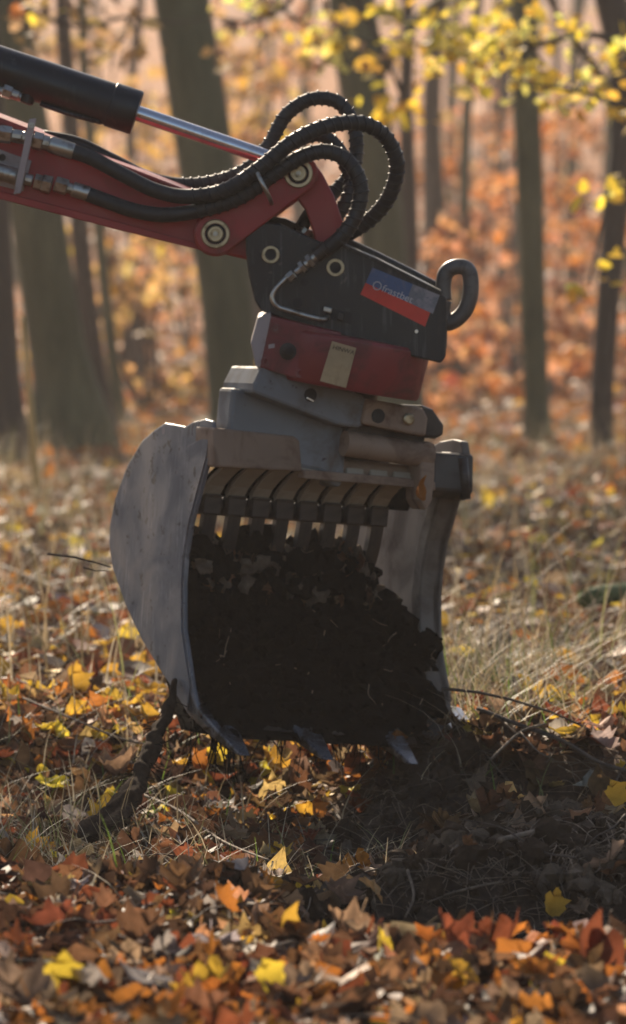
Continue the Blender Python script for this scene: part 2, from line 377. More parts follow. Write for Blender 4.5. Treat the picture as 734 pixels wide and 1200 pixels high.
def hexfit(a, b, r, parent, mat='zinc', name='hose_fitting', segs=((0, 1, 6),)):
    a = Vector(a); d = Vector(b)-a; m = MB()
    for s0, s1, n, k in segs:
        p0 = a+d*s0; dd = d*(s1-s0); m.lathe(p0, dd, [(0, r*k*.9), (dd.length*.08, r*k), (dd.length*.92, r*k), (dd.length, r*k*.9)], n)
    return m.build(name, M[mat], parent, 0, auto=25)
hexfit(P(5, 107, -.05), P(24, 114, -.05), 8/600, arm, segs=((0, .55, 6, 1), (.55, 1, 12, .75)))
# bracket plate, clamp bar, hose fittings on the arm side
slab([(-40, 160), (14, 181), (40, 190), (30, 226), (-40, 208)], -.086, .008).build('bracket_plate', M['pinkish'], arm, .002)
MB().lathe(P(6, 186, -.087), (0, -1, 0), [(0, 4.2/600), (.001, 4.2/600), (.001, 0)], 16).build('bracket_hole', M['hole'], arm)
MB().box((P(43, 142, -.135)+P(25, 229, -.135))*.5, (P(43, 142)-P(25, 229))*.5, Vector((4.2/600, 0, .001)), (0, .006, 0)).build('clamp_bar', M['pinkish'], arm, .002)
MB().lathe(P(42, 150, -.142), (0, -1, 0), [(0, .006), (.005, .006), (.005, 0)], 6).build('clamp_bolt', M['zinc'], arm)
hexfit(P(-34, 192, -.11), P(24, 209, -.11), 10/600, arm, segs=((0, .25, 12, .8), (.25, .55, 6, 1.05), (.55, 1, 16, .95)))
hexfit(P(24, 209, -.11), P(64, 219, -.11), 9.5/600, arm, segs=((0, .2, 6, 1.2), (.22, .45, 12, .75), (.5, .72, 6, 1.0), (.72, 1., 6, 1.15)))
hexfit(P(68, 217, -.11), P(108, 229, -.11), 9/600, arm, segs=((0, .36, 6, 1.08), (.36, .5, 12, .72), (.5, 1, 18, 1.0)))
hexfit(P(-30, 153, -.115), P(30, 163, -.115), 9/600, arm, segs=((0, .55, 16, 1.), (.55, .8, 6, 1.15), (.8, 1, 12, .9)))
hexfit(P(30, 163, -.115), P(62, 171, -.115), 9/600, arm, segs=((0, .4, 12, .85), (.4, .75, 6, 1.2), (.75, 1, 12, 1)))
hexfit(P(62, 171, -.115), P(90, 180, -.115), 9/600, arm, segs=((0, 1, 18, 1.1),))
# hoses
def hose(pts, r, wrap=None, parent=arm):
    path = catmull(pts, 9)
    h = MB().tube(path, r, 14).build('hydraulic_hose', M['cable'], parent, 0, smooth=True)
    if wrap:
        a, b = int(wrap[0]*(len(path)-1)), int(wrap[1]*(len(path)-1))
        seg = path[a:b+1]; dl = [0]
        for i in range(1, len(seg)): dl.append(dl[-1]+(seg[i]-seg[i-1]).length)
        pitch = .017; turns = dl[-1]/pitch; n = int(turns*10); hp = []
        up = None
        j = 0
        for i in range(n+1):
            s = dl[-1]*i/n
            while j < len(dl)-2 and dl[j+1] < s: j += 1
            f = (s-dl[j])/max(1e-9, dl[j+1]-dl[j]); p = seg[j].lerp(seg[j+1], f); t = (seg[j+1]-seg[j]).normalized()
            if up is None: up = t.orthogonal().normalized()
            up = (up-t*up.dot(t)).normalized(); bb = t.cross(up); an = 2*math.pi*turns*i/n
            hp.append(p+(up*math.cos(an)+bb*math.sin(an))*(r+.0006))
        MB().tube(hp, .0021, 5).build('spiral_guard', M['cable'], h, 0, smooth=True)
    return h
r9 = 8.8/600
hose([P(104, 228, -.11), P(125, 236, -.11), P(160, 248, -.115), P(195, 253, -.12), P(235, 248, -.125), P(282, 233, -.135), P(322, 206, -.14), P(352, 187, -.14), P(382, 180, -.14), P(408, 192, -.14), P(422, 220, -.14), P(417, 252, -.14), P(402, 276, -.14), P(384, 292, -.135)], r9, (.3, .95))
hose([P(88, 179, -.115), P(112, 188, -.12), P(150, 208, -.125), P(185, 225, -.13), P(222, 232, -.135), P(265, 225, -.15), P(305, 200, -.155), P(345, 168, -.15), P(385, 150, -.13), P(425, 147, -.10), P(453, 164, -.07), P(465, 196, -.05), P(455, 232, -.03), P(434, 257, -.01), P(408, 275, .01)], r9, (.3, .98))
hose([P(50, 160, .02), P(90, 168, .03), P(130, 187, .04), P(170, 207, .05), P(212, 216, .06), P(255, 211, .07), P(290, 196, .08), P(315, 168, .09), P(335, 133, .09), P(365, 114, .09), P(397, 118, .09), P(415, 145, .085), P(418, 180, .08), P(410, 205, .07), P(390, 226, .06), P(368, 245, .04), P(352, 268, .02)], 8.4/600, (.25, .9))
hose([P(306, 206, .03), P(325, 182, .03), P(350, 164, .03), P(376, 158, .03), P(396, 172, .03), P(406, 195, .02), P(412, 215, .01), P(405, 238, 0), P(390, 262, 0), P(382, 280, 0)], 8/600, (.1, .95))
# clip round the hoses
cp = [P(303, 205, -.17), P(307, 214, -.18), P(312, 224, -.18), P(317, 234, -.165), P(319, 240, -.13)]
MB().tube(catmull(cp, 5), 2.6/600, 8).build('hose_clip', M['zinc'], arm, 0, smooth=True)

# ------------------------------------------------------------------ tilting rotator
rot = thing('tilting_rotator', 'black and dark red tilting rotator with lifting hook between the arm and the bucket', 'rotator', P(400, 480))
ho = [(289, 296), (289, 279), (297, 267), (311, 262), (330, 264), (352, 274), (376, 285), (404, 287), (440, 304), (480, 324), (513, 341), (522, 350), (522, 395), (521, 418), (515, 425), (480, 417), (400, 393), (330, 373), (306, 364), (299, 352), (292, 322)]
near = slab(ho, -.105, .022).build('side_plate', M['black'], rot, .004)
hf = [(x+4, y-9) for x, y in ho]
slab(hf, .085, .022).build('side_plate', M['black'], rot, .004)
slab([(410, 305), (500, 348), (515, 362), (515, 412), (400, 385), (330, 362), (330, 345)], -.083, .166).build('cross_box', M['black'], rot, .003)
# folded top rims catching the light
MB().prism([P(x, z, -.109) for x, z in [(400, 286), (440, 303.2), (480, 323.2), (516, 341.5), (516, 345), (480, 327.5), (440, 307.5), (400, 290)]], (0, .03, .0035)).build('top_rim', M['black'], rot, .0015)
for cx, cy in ((318, 299), (393, 314)):
    MB().lathe(P(cx, cy, -.105), (0, -1, 0), [(-.002, 10.5/600), (.003, 10.5/600), (.004, 9.8/600), (.004, 7/600), (.001, 6.5/600), (-.002, 6/600)], 24).build('bolt_ring', M['brass'], rot, 0, auto=30)
    MB().lathe(P(cx, cy, -.105), (0, -1, 0), [(0, 6/600), (.0005, 6/600), (.0005, 0)], 16).build('bolt_bore', M['hole'], rot)
for cx, cy, r in ((357, 331, 4.5), (349, 355, 6), (407, 374, 4)):
    MB().lathe(P(cx, cy, -.105), (0, -1, 0), [(0, r/600), (.001, r/600), (.001, 0)], 16).build('bolt_hole', M['hole'], rot)
slab([(378, 358), (412, 366), (411, 380), (376, 371)], -.1075, .003).build('slot', M['hole'], rot)
MB().box(P(384, 363, -.112), (.008, 0, -.002), (0, .006, 0), (.001, 0, .005)).build('slot_bolt', M['zinc'], rot, .002)
MB().box(P(399, 370, -.112), (.007, 0, -.002), (0, .006, 0), (.001, 0, .008)).build('slot_block', M['black'], rot, .002)
MB().lathe(P(487, 388, -.105), (0, -1, 0), [(0, 2.6/600), (.003, 2.2/600), (.003, 0)], 10).build('rivet', M['chrome'], rot)
pp = catmull([P(342, 320, -.125), P(333, 329, -.13), P(323, 340, -.13), P(320, 350, -.13), P(326, 359, -.13), P(340, 364, -.13), P(360, 370, -.13), P(378, 374, -.125), P(384, 372, -.105)], 6)
MB().tube(pp, 3.0/600, 10).build('steel_pipe', M['zinc'], rot, 0, smooth=True)
fa, fb = P(338, 327, -.13), P(392, 284, -.14)
hexfit(fa, fb, 8/600, rot, segs=((0, .14, 6, .75), (.16, .30, 12, .55), (.28, .36, 6, 1.0), (.37, .44, 16, .7), (.44, .52, 6, 1.08), (.52, .62, 16, .72)))
hexfit(fa, fb, 8/600, rot, mat='darksteel', segs=((.60, .78, 16, 1.05), (.76, .84, 16, 1.2)))
hexfit(P(360, 268, .02), P(348, 282, .02), 9/600, rot, segs=((0, .4, 12, .9), (.4, 1, 6, 1.1)))
# sticker: blue print over red print, ring emblem and lettering
def quad_local(a, b, c, d):     # corner pixels, (s, t) -> point
    A, B, C_, D = [Vector((p[0], p[1])) for p in (a, b, c, d)]
    return lambda s, t: (A*(1-s)+B*s)*(1-t)+(D*(1-s)+C_*s)*t
stk = thing('sticker', 'worn blue and red sticker with ring emblem and white lettering on black rotator plate', 'sticker', P(468, 348, -.106))
qs = quad_local((436, 314), (514, 346), (500, 384), (422, 345))
def stick(y, cells, name, mat, parent):
    m = MB()
    for s0, t0, s1, t1 in cells:
        m.prism([P(*qs(s, t), y) for s, t in ((s0, t0), (s1, t0), (s1, t1), (s0, t1))], (0, .0006, 0))
    return m.build(name, mat, parent)
stick(-.1062, [(0, 0, .60, .57)], 'blue_field', M['blue'], stk)
stick(-.1062, [(.60, 0, 1, .57)], 'grey_field', M['bluegrey'], stk)
stick(-.1062, [(0, .57, .96, 1)], 'red_field', M['stickred'], stk)
stick(-.1068, [(.12, .70, .42, .725), (.46, .70, .88, .725), (.12, .83, .5, .85), (.54, .83, .80, .85)], 'fine_print', M['stickred'], stk)
ce = qs(.16, .50); em = MB()
ring = []
for k in range(25):
    a = 2*math.pi*k/24; ring.append(P(ce[0]+4.6*math.cos(a), ce[1]+4.6*math.sin(a), -.1072))
em.tube(ring, .0011, 6, False).build('ring_emblem', M['print'], stk, 0, smooth=True)
def lettering(txt, size, loc, u, v, mat, parent, name='lettering'):
    cu = bpy.data.curves.new(name, 'FONT'); cu.body = txt; cu.size = size; cu.extrude = .0003; cu.space_character = 1.0
    to = bpy.data.objects.new('tmp_text', cu); COL.objects.link(to); bpy.context.view_layer.update()
    me = bpy.data.meshes.new_from_object(to.evaluated_get(bpy.context.evaluated_depsgraph_get())); bpy.data.objects.remove(to)
    u = Vector(u).normalized(); v = Vector(v).normalized(); n = u.cross(v)
    mt = Matrix((u, v, n)).transposed().to_4x4(); mt.translation = Vector(loc)-root_loc(parent)
    me.transform(mt); me.materials.clear(); me.materials.append(mat); me.name = name
    o = bpy.data.objects.new(name, me); COL.objects.link(o); o.parent = parent; return o
du = P(514, 346)-P(436, 314); dv = P(436, 314)-P(422, 345)
lettering('frastbet', .0205, P(*qs(.235, .60), -.1068), du, dv, M['print'], stk)
# lifting hook: an oval eye
hk = catmull([P(520, 352, -.05), P(519, 335, -.05), P(522, 320, -.05), P(533, 313, -.05), P(546, 315, -.05), P(551, 328, -.05), P(550, 348, -.05), P(544, 364, -.05), P(533, 375, -.05), P(522, 378, -.05), P(518, 366, -.05), P(520, 352, -.05)], 6)
MB().tube(hk, [9.3/600]*len(hk), 14).build('lifting_hook', M['hooksteel'], rot, 0, smooth=True)

# lower half turns with the bucket, 25 degrees to the right of square-on
TH = R(25); Wv = Vector((302/600, 302/600*math.tan(TH), -28/600)); Wh = Wv.normalized()
Nn = Vector((math.sin(TH), -math.cos(TH), 0)); Un = Wh.cross(-Nn).normalized()
OB = P(250, 548, -.12)
def plate(px, py, t=0.0, n=0.0):      # a point of the bucket's side-plate plane, t of the width along
    b = ((548-py)/600)/Un.z; a = ((px-250)/600-b*Un.x)/Nn.x
    return OB+Nn*(a+n)+Un*b+Wv*t
def front(px, py, n=0.0):             # a point of a plane square to the bucket's opening
    q = Vector(((px-250)/600, 0, (548-py)/600))
    # solve q.x = s*Wh.x + b*Un.x ; q.z = s*Wh.z + b*Un.z
    det = Wh.x*Un.z-Un.x*Wh.z; s_ = (q.x*Un.z-Un.x*q.z)/det; b = (Wh.x*q.z-Wh.z*q.x)/det
    return OB+Wh*s_+Un*b+Nn*n
def facing(x, y, nf): return front(x-253.6*nf, y, nf)      # same picture point, nf nearer the viewer
# red ring: a drum about the leaning rotator axis, with a flat bolted block on the left
ax = (P(411, 399)-P(402, 451)).normalized()
cR = P(409, 399, .0)
MB().lathe(cR+ax*.010, -ax, [(0, .09), (.004, .155), (.010, .160), (.016, .161), (.098, .154), (.104, .150), (.106, .10)], 56).build('rotor_ring', M['ringred'], rot, 0, auto=30)
slab([(318, 370), (400, 390), (389, 455), (305, 430)], -.128, .17).build('gear_block', M['ringred'], rot, .004)
slab([(303, 372), (318, 366), (319, 372), (307, 430), (301, 429), (295, 402)], -.127, .10).build('end_plate', M['pinkish'], rot, .003)
MB().lathe(cR-ax*.09+Vector((-.01, .05, 0)), -ax, [(0, .085), (.07, .085)], 40).build('turntable_neck', M['darksteel'], rot, 0, auto=30)
for cx, cy, r in ((338, 411, 10),): MB().lathe(P(cx, cy, -.128), (0, -1, 0), [(0, r/600), (.003, r/600), (.005, r*.6/600), (.009, r*.35/600), (.009, 0)], 20).build('plug_bolt', M['darksteel'], rot, 0, auto=30)
for cx, cy in ((324, 384), (365, 396), (312, 423), (352, 436)): MB().lathe(P(cx, cy, -.128), (0, -1, 0), [(0, 5.5/600), (.004, 5.5/600), (.004, 3/600), (.001, 2.6/600), (.001, 0)], 12).build('cap_screw', M['ringred'], rot, 0, auto=30)
MB().box(P(319, 405, -.1285), (.006, 0, .001), (0, .0012, 0), (0, 0, .004)).build('lit_spot', M['pinkish'], rot)  # pale spot painted where light catches the block
lab = thing('label_plate', 'dirty tan paper label with dark heading on the dark red rotator ring', 'label', P(397, 425, -.158))
tl = [(389, 399), (417, 407), (405, 453), (375, 445)]
MB().prism([P(x, y, -.163) for x, y in tl], (0, .003, 0)).build('label_backing', M['tan'], lab)
lettering('HINWA', .0125, P(389, 408, -.1636), P(417, 408)-P(389, 400), P(389, 400)-P(375, 445), M['darkprint'], lab)
# grey tilt plate under the ring and grey coupler block, turned with the bucket
MB().prism([facing(x, y, .05) for x, y in [(309, 428), (360, 441), (425, 462), (436, 477), (433, 494), (420, 501), (398, 498), (298, 459), (299, 448)]], Nn*-.15).build('tilt_plate', M['coupler'], rot, .006)
slabc = [(274, 453), (300, 459), (345, 472), (392, 490), (405, 500), (407, 512), (404, 560), (400, 572), (388, 569), (378, 553), (355, 548), (268, 540), (270, 497)]
MB().prism([facing(x, y, .0) for x, y in slabc], Nn*-.07).build('coupler_block', M['coupler'], rot, .008)
MB().lathe(facing(364, 462, .05), Nn, [(-.02, 8/600), (.001, 8/600), (.001, 0)], 16).build('bolt_hole', M['hole'], rot)
MB().box(facing(363, 467, .052), Wh*.008-Un*.003, Un*.0025, Nn*.004).build('latch_pin', M['chrome'], rot, .001)
hb = [(430, 466), (470, 474), (497, 478), (503, 490), (500, 512), (480, 508), (424, 496)]
MB().prism([facing(x, y, .06) for x, y in hb], Nn*-.18).build('hook_block', M['rust'], rot, .006)
MB().lathe(facing(443, 487, .06), Nn, [(-.02, 8.5/600), (.0015, 8.5/600), (.0015, 0)], 18).build('bolt_hole', M['hole'], rot)
MB().lathe(facing(478, 491, .06), Nn, [(0, 7/600), (.006, 7/600), (.008, 5/600), (.008, 0)], 12).build('hex_bolt', M['brass'], rot, 0, auto=30)
MB().prism([facing(x, y, .04) for x, y in [(494, 474), (509, 480), (522, 499), (521, 511), (512, 515), (496, 512)]], Nn*-.10).build('hook_jaw', M['darksteel'], rot, .006)
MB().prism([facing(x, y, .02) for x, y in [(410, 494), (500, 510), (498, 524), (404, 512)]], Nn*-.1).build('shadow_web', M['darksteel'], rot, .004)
MB().tube([front(398, 519, .02), front(500, 535, .02)], 15/600, 22).build('pin_bar', M['rust'], rot, 0, auto=40)
MB().tube([front(404, 549, -.03), front(497, 557, -.03)], 11/600, 18).build('pin_bar', M['rust'], rot, 0, auto=40)
vp = circ(503, 527, 9, 180, 360, 8)+[(511, 560), (508, 588), (500, 600), (493, 586)]
MB().prism([facing(x, y, .04) for x, y in vp], Nn*-.07).build('ear_plate', M['rust'], rot, .006)
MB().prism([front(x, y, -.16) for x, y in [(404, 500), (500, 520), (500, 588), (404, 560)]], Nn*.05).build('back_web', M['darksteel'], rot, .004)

# ------------------------------------------------------------------ bucket
buc = thing('sorting_bucket', 'grey and rusty skeleton bucket with ribbed back and soil inside hanging above the dug ground', 'bucket', plate(200, 840, .5))
contour = [(250, 492), (241, 490), (226, 494), (216, 500), (202, 498), (191, 497), (178, 506), (162, 520), (143, 551), (128, 590), (121, 622), (120, 645), (125, 675), (143, 718), (163, 754), (188, 788), (205, 808), (222, 832), (236, 832), (228, 800), (223, 770), (217, 735), (216.5, 680), (219, 648), (225, 612), (235, 575), (246, 535), (252, 506)]
side = MB().prism([plate(x, y) for x, y in contour], Wh*.009).build('side_plate', M['grey'], buc, .003)
side['label'] = 'clean pale grey outer side plate on the left'
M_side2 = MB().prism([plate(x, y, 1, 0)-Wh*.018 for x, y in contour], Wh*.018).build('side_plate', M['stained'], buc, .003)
M_side2['label'] = 'soil stained far side plate on the right, toned darker for shade'
# notch hole and the stiffening strip on the outer face
MB().lathe(plate(190, 507), -Wh, [(-.004, 4/600), (.0002, 4/600), (.0002, 0)], 14).build('notch_hole', M['pinkish'], side)
strip = [(178, 760), (175.5, 715), (177, 665), (186, 610), (203, 560), (222, 522), (248, 508), (244, 535), (233, 575), (223, 612), (217, 648), (214.5, 680), (215, 735), (221, 772), (226, 800), (222, 828), (205, 806), (188, 784)]
MB().prism([plate(x, y) for x, y in strip], -Wh*.003).build('wear_strip', M['grey'], side, .003)
# thick front rim and ear of the right plate
rim = [(252, 506), (246, 535), (235, 575), (225, 612), (219, 648), (216.5, 680), (217, 735), (223, 770), (228, 800), (217, 800), (208, 740), (206, 680), (210, 640), (216, 605), (226, 570), (238, 530), (240, 506)]
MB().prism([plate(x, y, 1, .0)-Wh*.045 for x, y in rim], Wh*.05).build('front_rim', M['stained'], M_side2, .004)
MB().prism([plate(x, y, 1, .002)-Wh*.085 for x, y in [(253, 507), (252, 552), (244, 562), (220, 556), (216, 512)]], Wh*.09).build('pivot_ear', M['darksteel'], M_side2, .006)
MB().tube([plate(252, 512, 1, .004)-Wh*.02, plate(250, 560, 1, .004)-Wh*.01], 6.5/600, 12).build('ear_lip', M['darksteel'], M_side2, 0, smooth=True)
# top beam
def beam(x0, x1, y0, y1, sl=.092): return [(x0, y0), (x1, y0+(x1-x0)*sl), (x1, y1+(x1-x0)*sl), (x0, y1)]
MB().prism([facing(x, y, .004) for x, y in [(252, 499), (345, 510), (352, 515), (355, 552), (252, 545)]], Nn*-.09).build('top_beam', M['rust'], buc, .005)
MB().prism([facing(x, y, .012) for x, y in [(356, 549), (470, 560), (512, 566), (512, 577), (470, 571), (356, 560)]], Nn*-.03).build('beam_rail', M['rust'], buc, .003)
# ribs: ten alike, upper inner strap and the long curved slat below it
def strap(prof, wid, th):
    m = MB(); pts = [plate(x, y) for x, y in prof]; n = len(pts); vs, fs = [], []
    for i, p in enumerate(pts):
        t = (pts[min(i+1, n-1)]-pts[max(i-1, 0)]).normalized(); q = Wh.cross(t).normalized()
        if q.dot(Nn) > 0: q = -q
        for dw in (0, wid):
            for dq in (0, th): vs.append(p+Wh*dw+q*dq)
    for i in range(n-1):
        a = i*4; b = a+4
        fs += [[a, a+2, b+2, b], [a+1, b+1, b+3, a+3], [a, b, b+1, a+1], [a+2, a+3, b+3, b+2]]
    fs += [[0, 1, 3, 2], [4*n-4, 4*n-2, 4*n-1, 4*n-3]]
    return m.add(vs, fs)
up_prof = [(250, 542), (243, 548), (235, 556), (227, 566), (220, 580)]
lo_prof = catmull([Vector((x, y, 0)) for x, y in [(221, 586), (217, 612), (211, 640), (198, 680), (187, 720), (190, 762), (206, 800), (230, 822)]], 3)
lo_prof = [(p.x, p.y) for p in lo_prof]
pitchw = 30.2/302
strap([(x-4, y-1) for x, y in up_prof], .46, .006).build('gap_shade', M['wetsoil'], buc).location = Wv*.05  # dark sheet added to put shade into the gaps between ribs
rib0 = strap(up_prof, .038, .016).build('rib', M['rib'], buc, .0025)
rib0.location = Wv*.055
slat0 = strap(lo_prof, .027, .018).build('slat', M['darksteel'], buc)
slat0.location = Wv*.07
blk = MB().prism([plate(x, y) for x, y in [(224, 576), (223, 580), (221, 600), (214, 600), (215, 577)]], Wh*.038).build('rib_block', M['darksteel'], buc, .003)
blk.location = Wv*.058
for k in range(1, 8):
    for src in (rib0, slat0, blk):
        o = src.copy(); COL.objects.link(o); o.parent = buc; o.location = src.location+Wv*(pitchw*k*.93)
MB().tube([plate(212, 590, .02), plate(212, 590, .76)], 11/600, 14).build('cross_bar', M['darksteel'], buc, 0, auto=40)
MB().tube([plate(160, 712, .02), plate(160, 712, .98)], 9/600, 12).build('cross_bar', M['darksteel'], buc, 0, auto=40)
# lower lip with four teeth
lip = [(226, 806), (236, 830), (248, 842), (240, 846), (222, 832), (205, 808), (212, 800)]
MB().prism([plate(x, y) for x, y in lip], Wv).build('cutting_edge', M['darksteel'], buc, .004)
tm = MB(); prof = [(0.0, (222, 806), (204, 806), .030), (.4, (240, 828), (222, 833), .030), (.75, (256, 846), (246, 853), .023), (1, (275, 868), (270, 869), .011)]
vs, fs = [], []
for f, a, b, hw in prof:
    for p in (a, b):
        for sgn in (-1, 1): vs.append(plate(*p)+Wh*(.03+sgn*hw))
for i in range(3):
    a = i*4; b = a+4; fs += [[a, a+1, b+1, b], [a+2, b+2, b+3, a+3], [a, b, b+2, a+2], [a+1, a+3, b+3, b+1]]
fs += [[0, 2, 3, 1], [12, 13, 15, 14]]
tooth = tm.add(vs, fs).build('tooth', M['tooth'], buc, .004); tooth['label'] = 'scraped bluish corner tooth at the left'
M['bright'] = metal('bare bright steel', (.55, .54, .53), .3, (.10, .07, .05))
for t in (.315, .64, .955):
    o = tooth.copy(); COL.objects.link(o); o.parent = buc; o.location = Wv*t
    if 'label' in o: del o['label']
    if t > .9:
        o.data = tooth.data.copy(); o.data.materials[0] = M['bright']; o['label'] = 'corner tooth at the right worn to bright metal'

# soil filling the bucket: a lumpy mass between ribs and opening
def soil_fill():
    nu, nv = 70, 56; V = np.zeros((nu, nv, 3)); Bk = np.zeros((nu, nv, 3))
    for i in range(nu):
        for j in range(nv):
            v = j/(nv-1); t = .035+(.70+.24*min(1, v*2.4)**1.4)*i/(nu-1)
            top = 634+20*mnoise.noise((t*9, 2, 0))+11*mnoise.noise((t*23, 5, 0))-8*(1-t)
            y = top+(852-top)*v
            dep = -6+5*math.sin(v*math.pi)-7*(1-v)**2+max(0, v-.82)*90*(.5+.5*mnoise.noise((t*7, 1, 4)))*(1 if t < .8 else max(0, (.9-t)/.1))-14*max(0, t-.7)
            dep += 13*mnoise.fractal((t*8, v*6, 3), .9, 2.1, 6)*(1-.5*abs(2*v-1))
            xe = 221+(y-650)*.04 if y < 770 else 226+(y-770)*.32
            V[i, j] = plate(xe+dep, y, t)
            xb = max(168, 168+(abs(y-710)-40)*.35)
            Bk[i, j] = plate(min(xb, xe+dep-6), y+ (4 if j < nv-1 else -2), t)
    vs = np.concatenate([V.reshape(-1, 3), Bk.reshape(-1, 3)]); n = nu*nv
    idx = np.arange(n).reshape(nu, nv); q = np.stack([idx[:-1, :-1], idx[1:, :-1], idx[1:, 1:], idx[:-1, 1:]], -1).reshape(-1, 4)
    f = [q, (q+n)[:, ::-1]]
    for line in (idx[0], idx[-1]): f.append(np.stack([line[:-1], line[1:], line[1:]+n, line[:-1]+n], -1))
    for line in (idx[:, 0], idx[:, -1]): f.append(np.stack([line[:-1], line[1:], line[1:]+n, line[:-1]+n], -1))
    return vs, np.concatenate(f), V
sv_, sf_, SV = soil_fill()
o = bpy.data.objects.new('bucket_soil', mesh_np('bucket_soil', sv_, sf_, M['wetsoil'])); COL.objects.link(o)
tag(o, 'dark wet soil packed inside the bucket', 'soil', kind='stuff')

# ------------------------------------------------------------------ leaves
PAL = {'dark brown': (.075, .042, .026), 'brown': (.17, .085, .042), 'rust red': (.22, .065, .03), 'orange': (.46, .17, .035),
       'tan': (.29, .195, .12), 'pale grey': (.36, .31, .27), 'yellow': (.78, .56, .06), 'gold': (.62, .36, .05), 'pale yellow': (.86, .72, .20), 'salmon': (.56, .28, .14), 'ochre': (.50, .33, .12)}
PN = list(PAL)
def leaf_outline(kind):
    if kind == 0:      # maple: five pointed lobes
        a = [(0, -.48), (.12, -.40), (.32, -.40), (.34, -.26), (.50, -.12), (.44, .0), (.52, .20), (.38, .24), (.30, .36), (.19, .32), (.12, .46), (0, .60)]
    elif kind == 1:    # beech: plain oval
        a = [(0, -.55), (.14, -.42), (.27, -.22), (.32, 0), (.27, .22), (.14, .42), (0, .58)]
    else:              # oak: wavy lobes
        a = [(0, -.58), (.08, -.42), (.20, -.38), (.14, -.24), (.28, -.16), (.19, -.02), (.36, .10), (.24, .20), (.30, .34), (.14, .38), (0, .56)]
    return a
def leaf_mesh(kind, curl, fold, twist, seed, stem=True):
    """verts, tri faces of one leaf about 1 long; midrib along y"""
    o = leaf_outline(kind); n = len(o); rr = random.Random(seed); v, f = [], []
    def z(x, y): return 1.35*(curl*(y*y)*1.1+fold*abs(x)*(.8+.5*abs(x))+twist*x*y)+.09*math.sin(6*x+seed)*math.sin(5*y+seed*1.7)
    mid = [(0, y) for x, y in o]
    for x, y in mid: v.append((0, y, z(0, y)))
    for sgn in (1, -1):
        b = len(v)
        for x, y in o:
            jx = x*(1+rr.uniform(-.25, .12)); jy = y+rr.uniform(-.05, .05)
            v.append((sgn*jx, jy, z(jx, jy)+rr.uniform(-.06, .09)))
        for i in range(n-1):
            q = [i, b+i, b+i+1, i+1] if sgn > 0 else [i, i+1, b+i+1, b+i]
            f += [[q[0], q[1], q[2]], [q[0], q[2], q[3]]]
    if stem:
        b = len(v); v += [(-.012, -.5, .01), (.012, -.5, .01), (.03, -.85, .12), (.05, -.84, .12)]; f += [[b, b+1, b+2], [b+1, b+3, b+2]]
    v = np.array(v); f = np.array(f)
    return v, f
VAR = [leaf_mesh(k, c, fo, tw, s) for s, (k, c, fo, tw) in enumerate([(0, .5, .25, .3), (0, -.45, .45, -.3), (0, .3, -.4, .5), (2, .6, .4, .3), (2, -.6, .3, .5), (1, .6, .6, .2), (1, -.5, .4, -.5), (0, 1.0, .7, .2)])]
def simple_leaf(kind):
    o = [(0, -.5), (.3, -.15), (.26, .25), (0, .55)] if kind == 0 else [(0, -.5), (.42, -.2), (.36, .2), (0, .5)]
    v = np.array([(0, -.5, .05), (o[1][0], o[1][1], .16), (o[2][0], o[2][1], .1), (0, .52, .12), (-o[2][0], o[2][1], .16), (-o[1][0], o[1][1], .08)])
    return v, np.array([[0, 1, 2], [0, 2, 3], [0, 3, 4], [0, 4, 5]])
SIMP = [simple_leaf(0), simple_leaf(1)]

def rotm(yaw, pitch, roll):
    cy, sy, cp, sp, cr, sr = np.cos(yaw), np.sin(yaw), np.cos(pitch), np.sin(pitch), np.cos(roll), np.sin(roll)
    z = np.zeros_like(cy); o = np.ones_like(cy)
    Rz = np.stack([np.stack([cy, -sy, z], -1), np.stack([sy, cy, z], -1), np.stack([z, z, o], -1)], -2)
    Rx = np.stack([np.stack([o, z, z], -1), np.stack([z, cp, -sp], -1), np.stack([z, sp, cp], -1)], -2)
    Ry = np.stack([np.stack([cr, z, sr], -1), np.stack([z, o, z], -1), np.stack([-sr, z, cr], -1)], -2)
    return Rz@Rx@Ry
def scatter(name, pos, size, yaw, pitch, roll, cols, variants, mat):
    n = len(pos); vi = rng.integers(0, len(variants), n); AV, AF, AC = [], [], []; off = 0
    RM = rotm(yaw, pitch, roll)
    for k, (v, f) in enumerate(variants):
        s = np.where(vi == k)[0]
        if not len(s): continue
        vv = np.einsum('nij,vj->nvi', RM[s], v)*size[s][:, None, None]+pos[s][:, None, :]
        AV.append(vv.reshape(-1, 3)); AF.append((f[None]+(np.arange(len(s))*len(v))[:, None, None]+off).reshape(-1, f.shape[1]))
        vr = 1+.28*np.sin(np.arange(len(v))*2.3+k)*np.minimum(1, np.hypot(v[:, 0], v[:, 1])*2); AC.append((cols[s][:, None, :]*vr[None, :, None]).reshape(-1, 3)); off += len(s)*len(v)
    o = bpy.data.objects.new(name, mesh_np(name, np.concatenate(AV), np.concatenate(AF), mat, np.concatenate(AC), True)); COL.objects.link(o)
    return o
def pick_cols(n, wts, jit=.25):
    names = list(wts); p = np.array([wts[k] for k in names], float); p /= p.sum()
    i = rng.choice(len(names), n, p=p); c = np.array([PAL[k] for k in names])[i]
    c = c*(1+rng.uniform(-jit, jit, (n, 1)))*(1+rng.uniform(-.1, .1, (n, 3)))
    return np.clip(c, .01, .9)

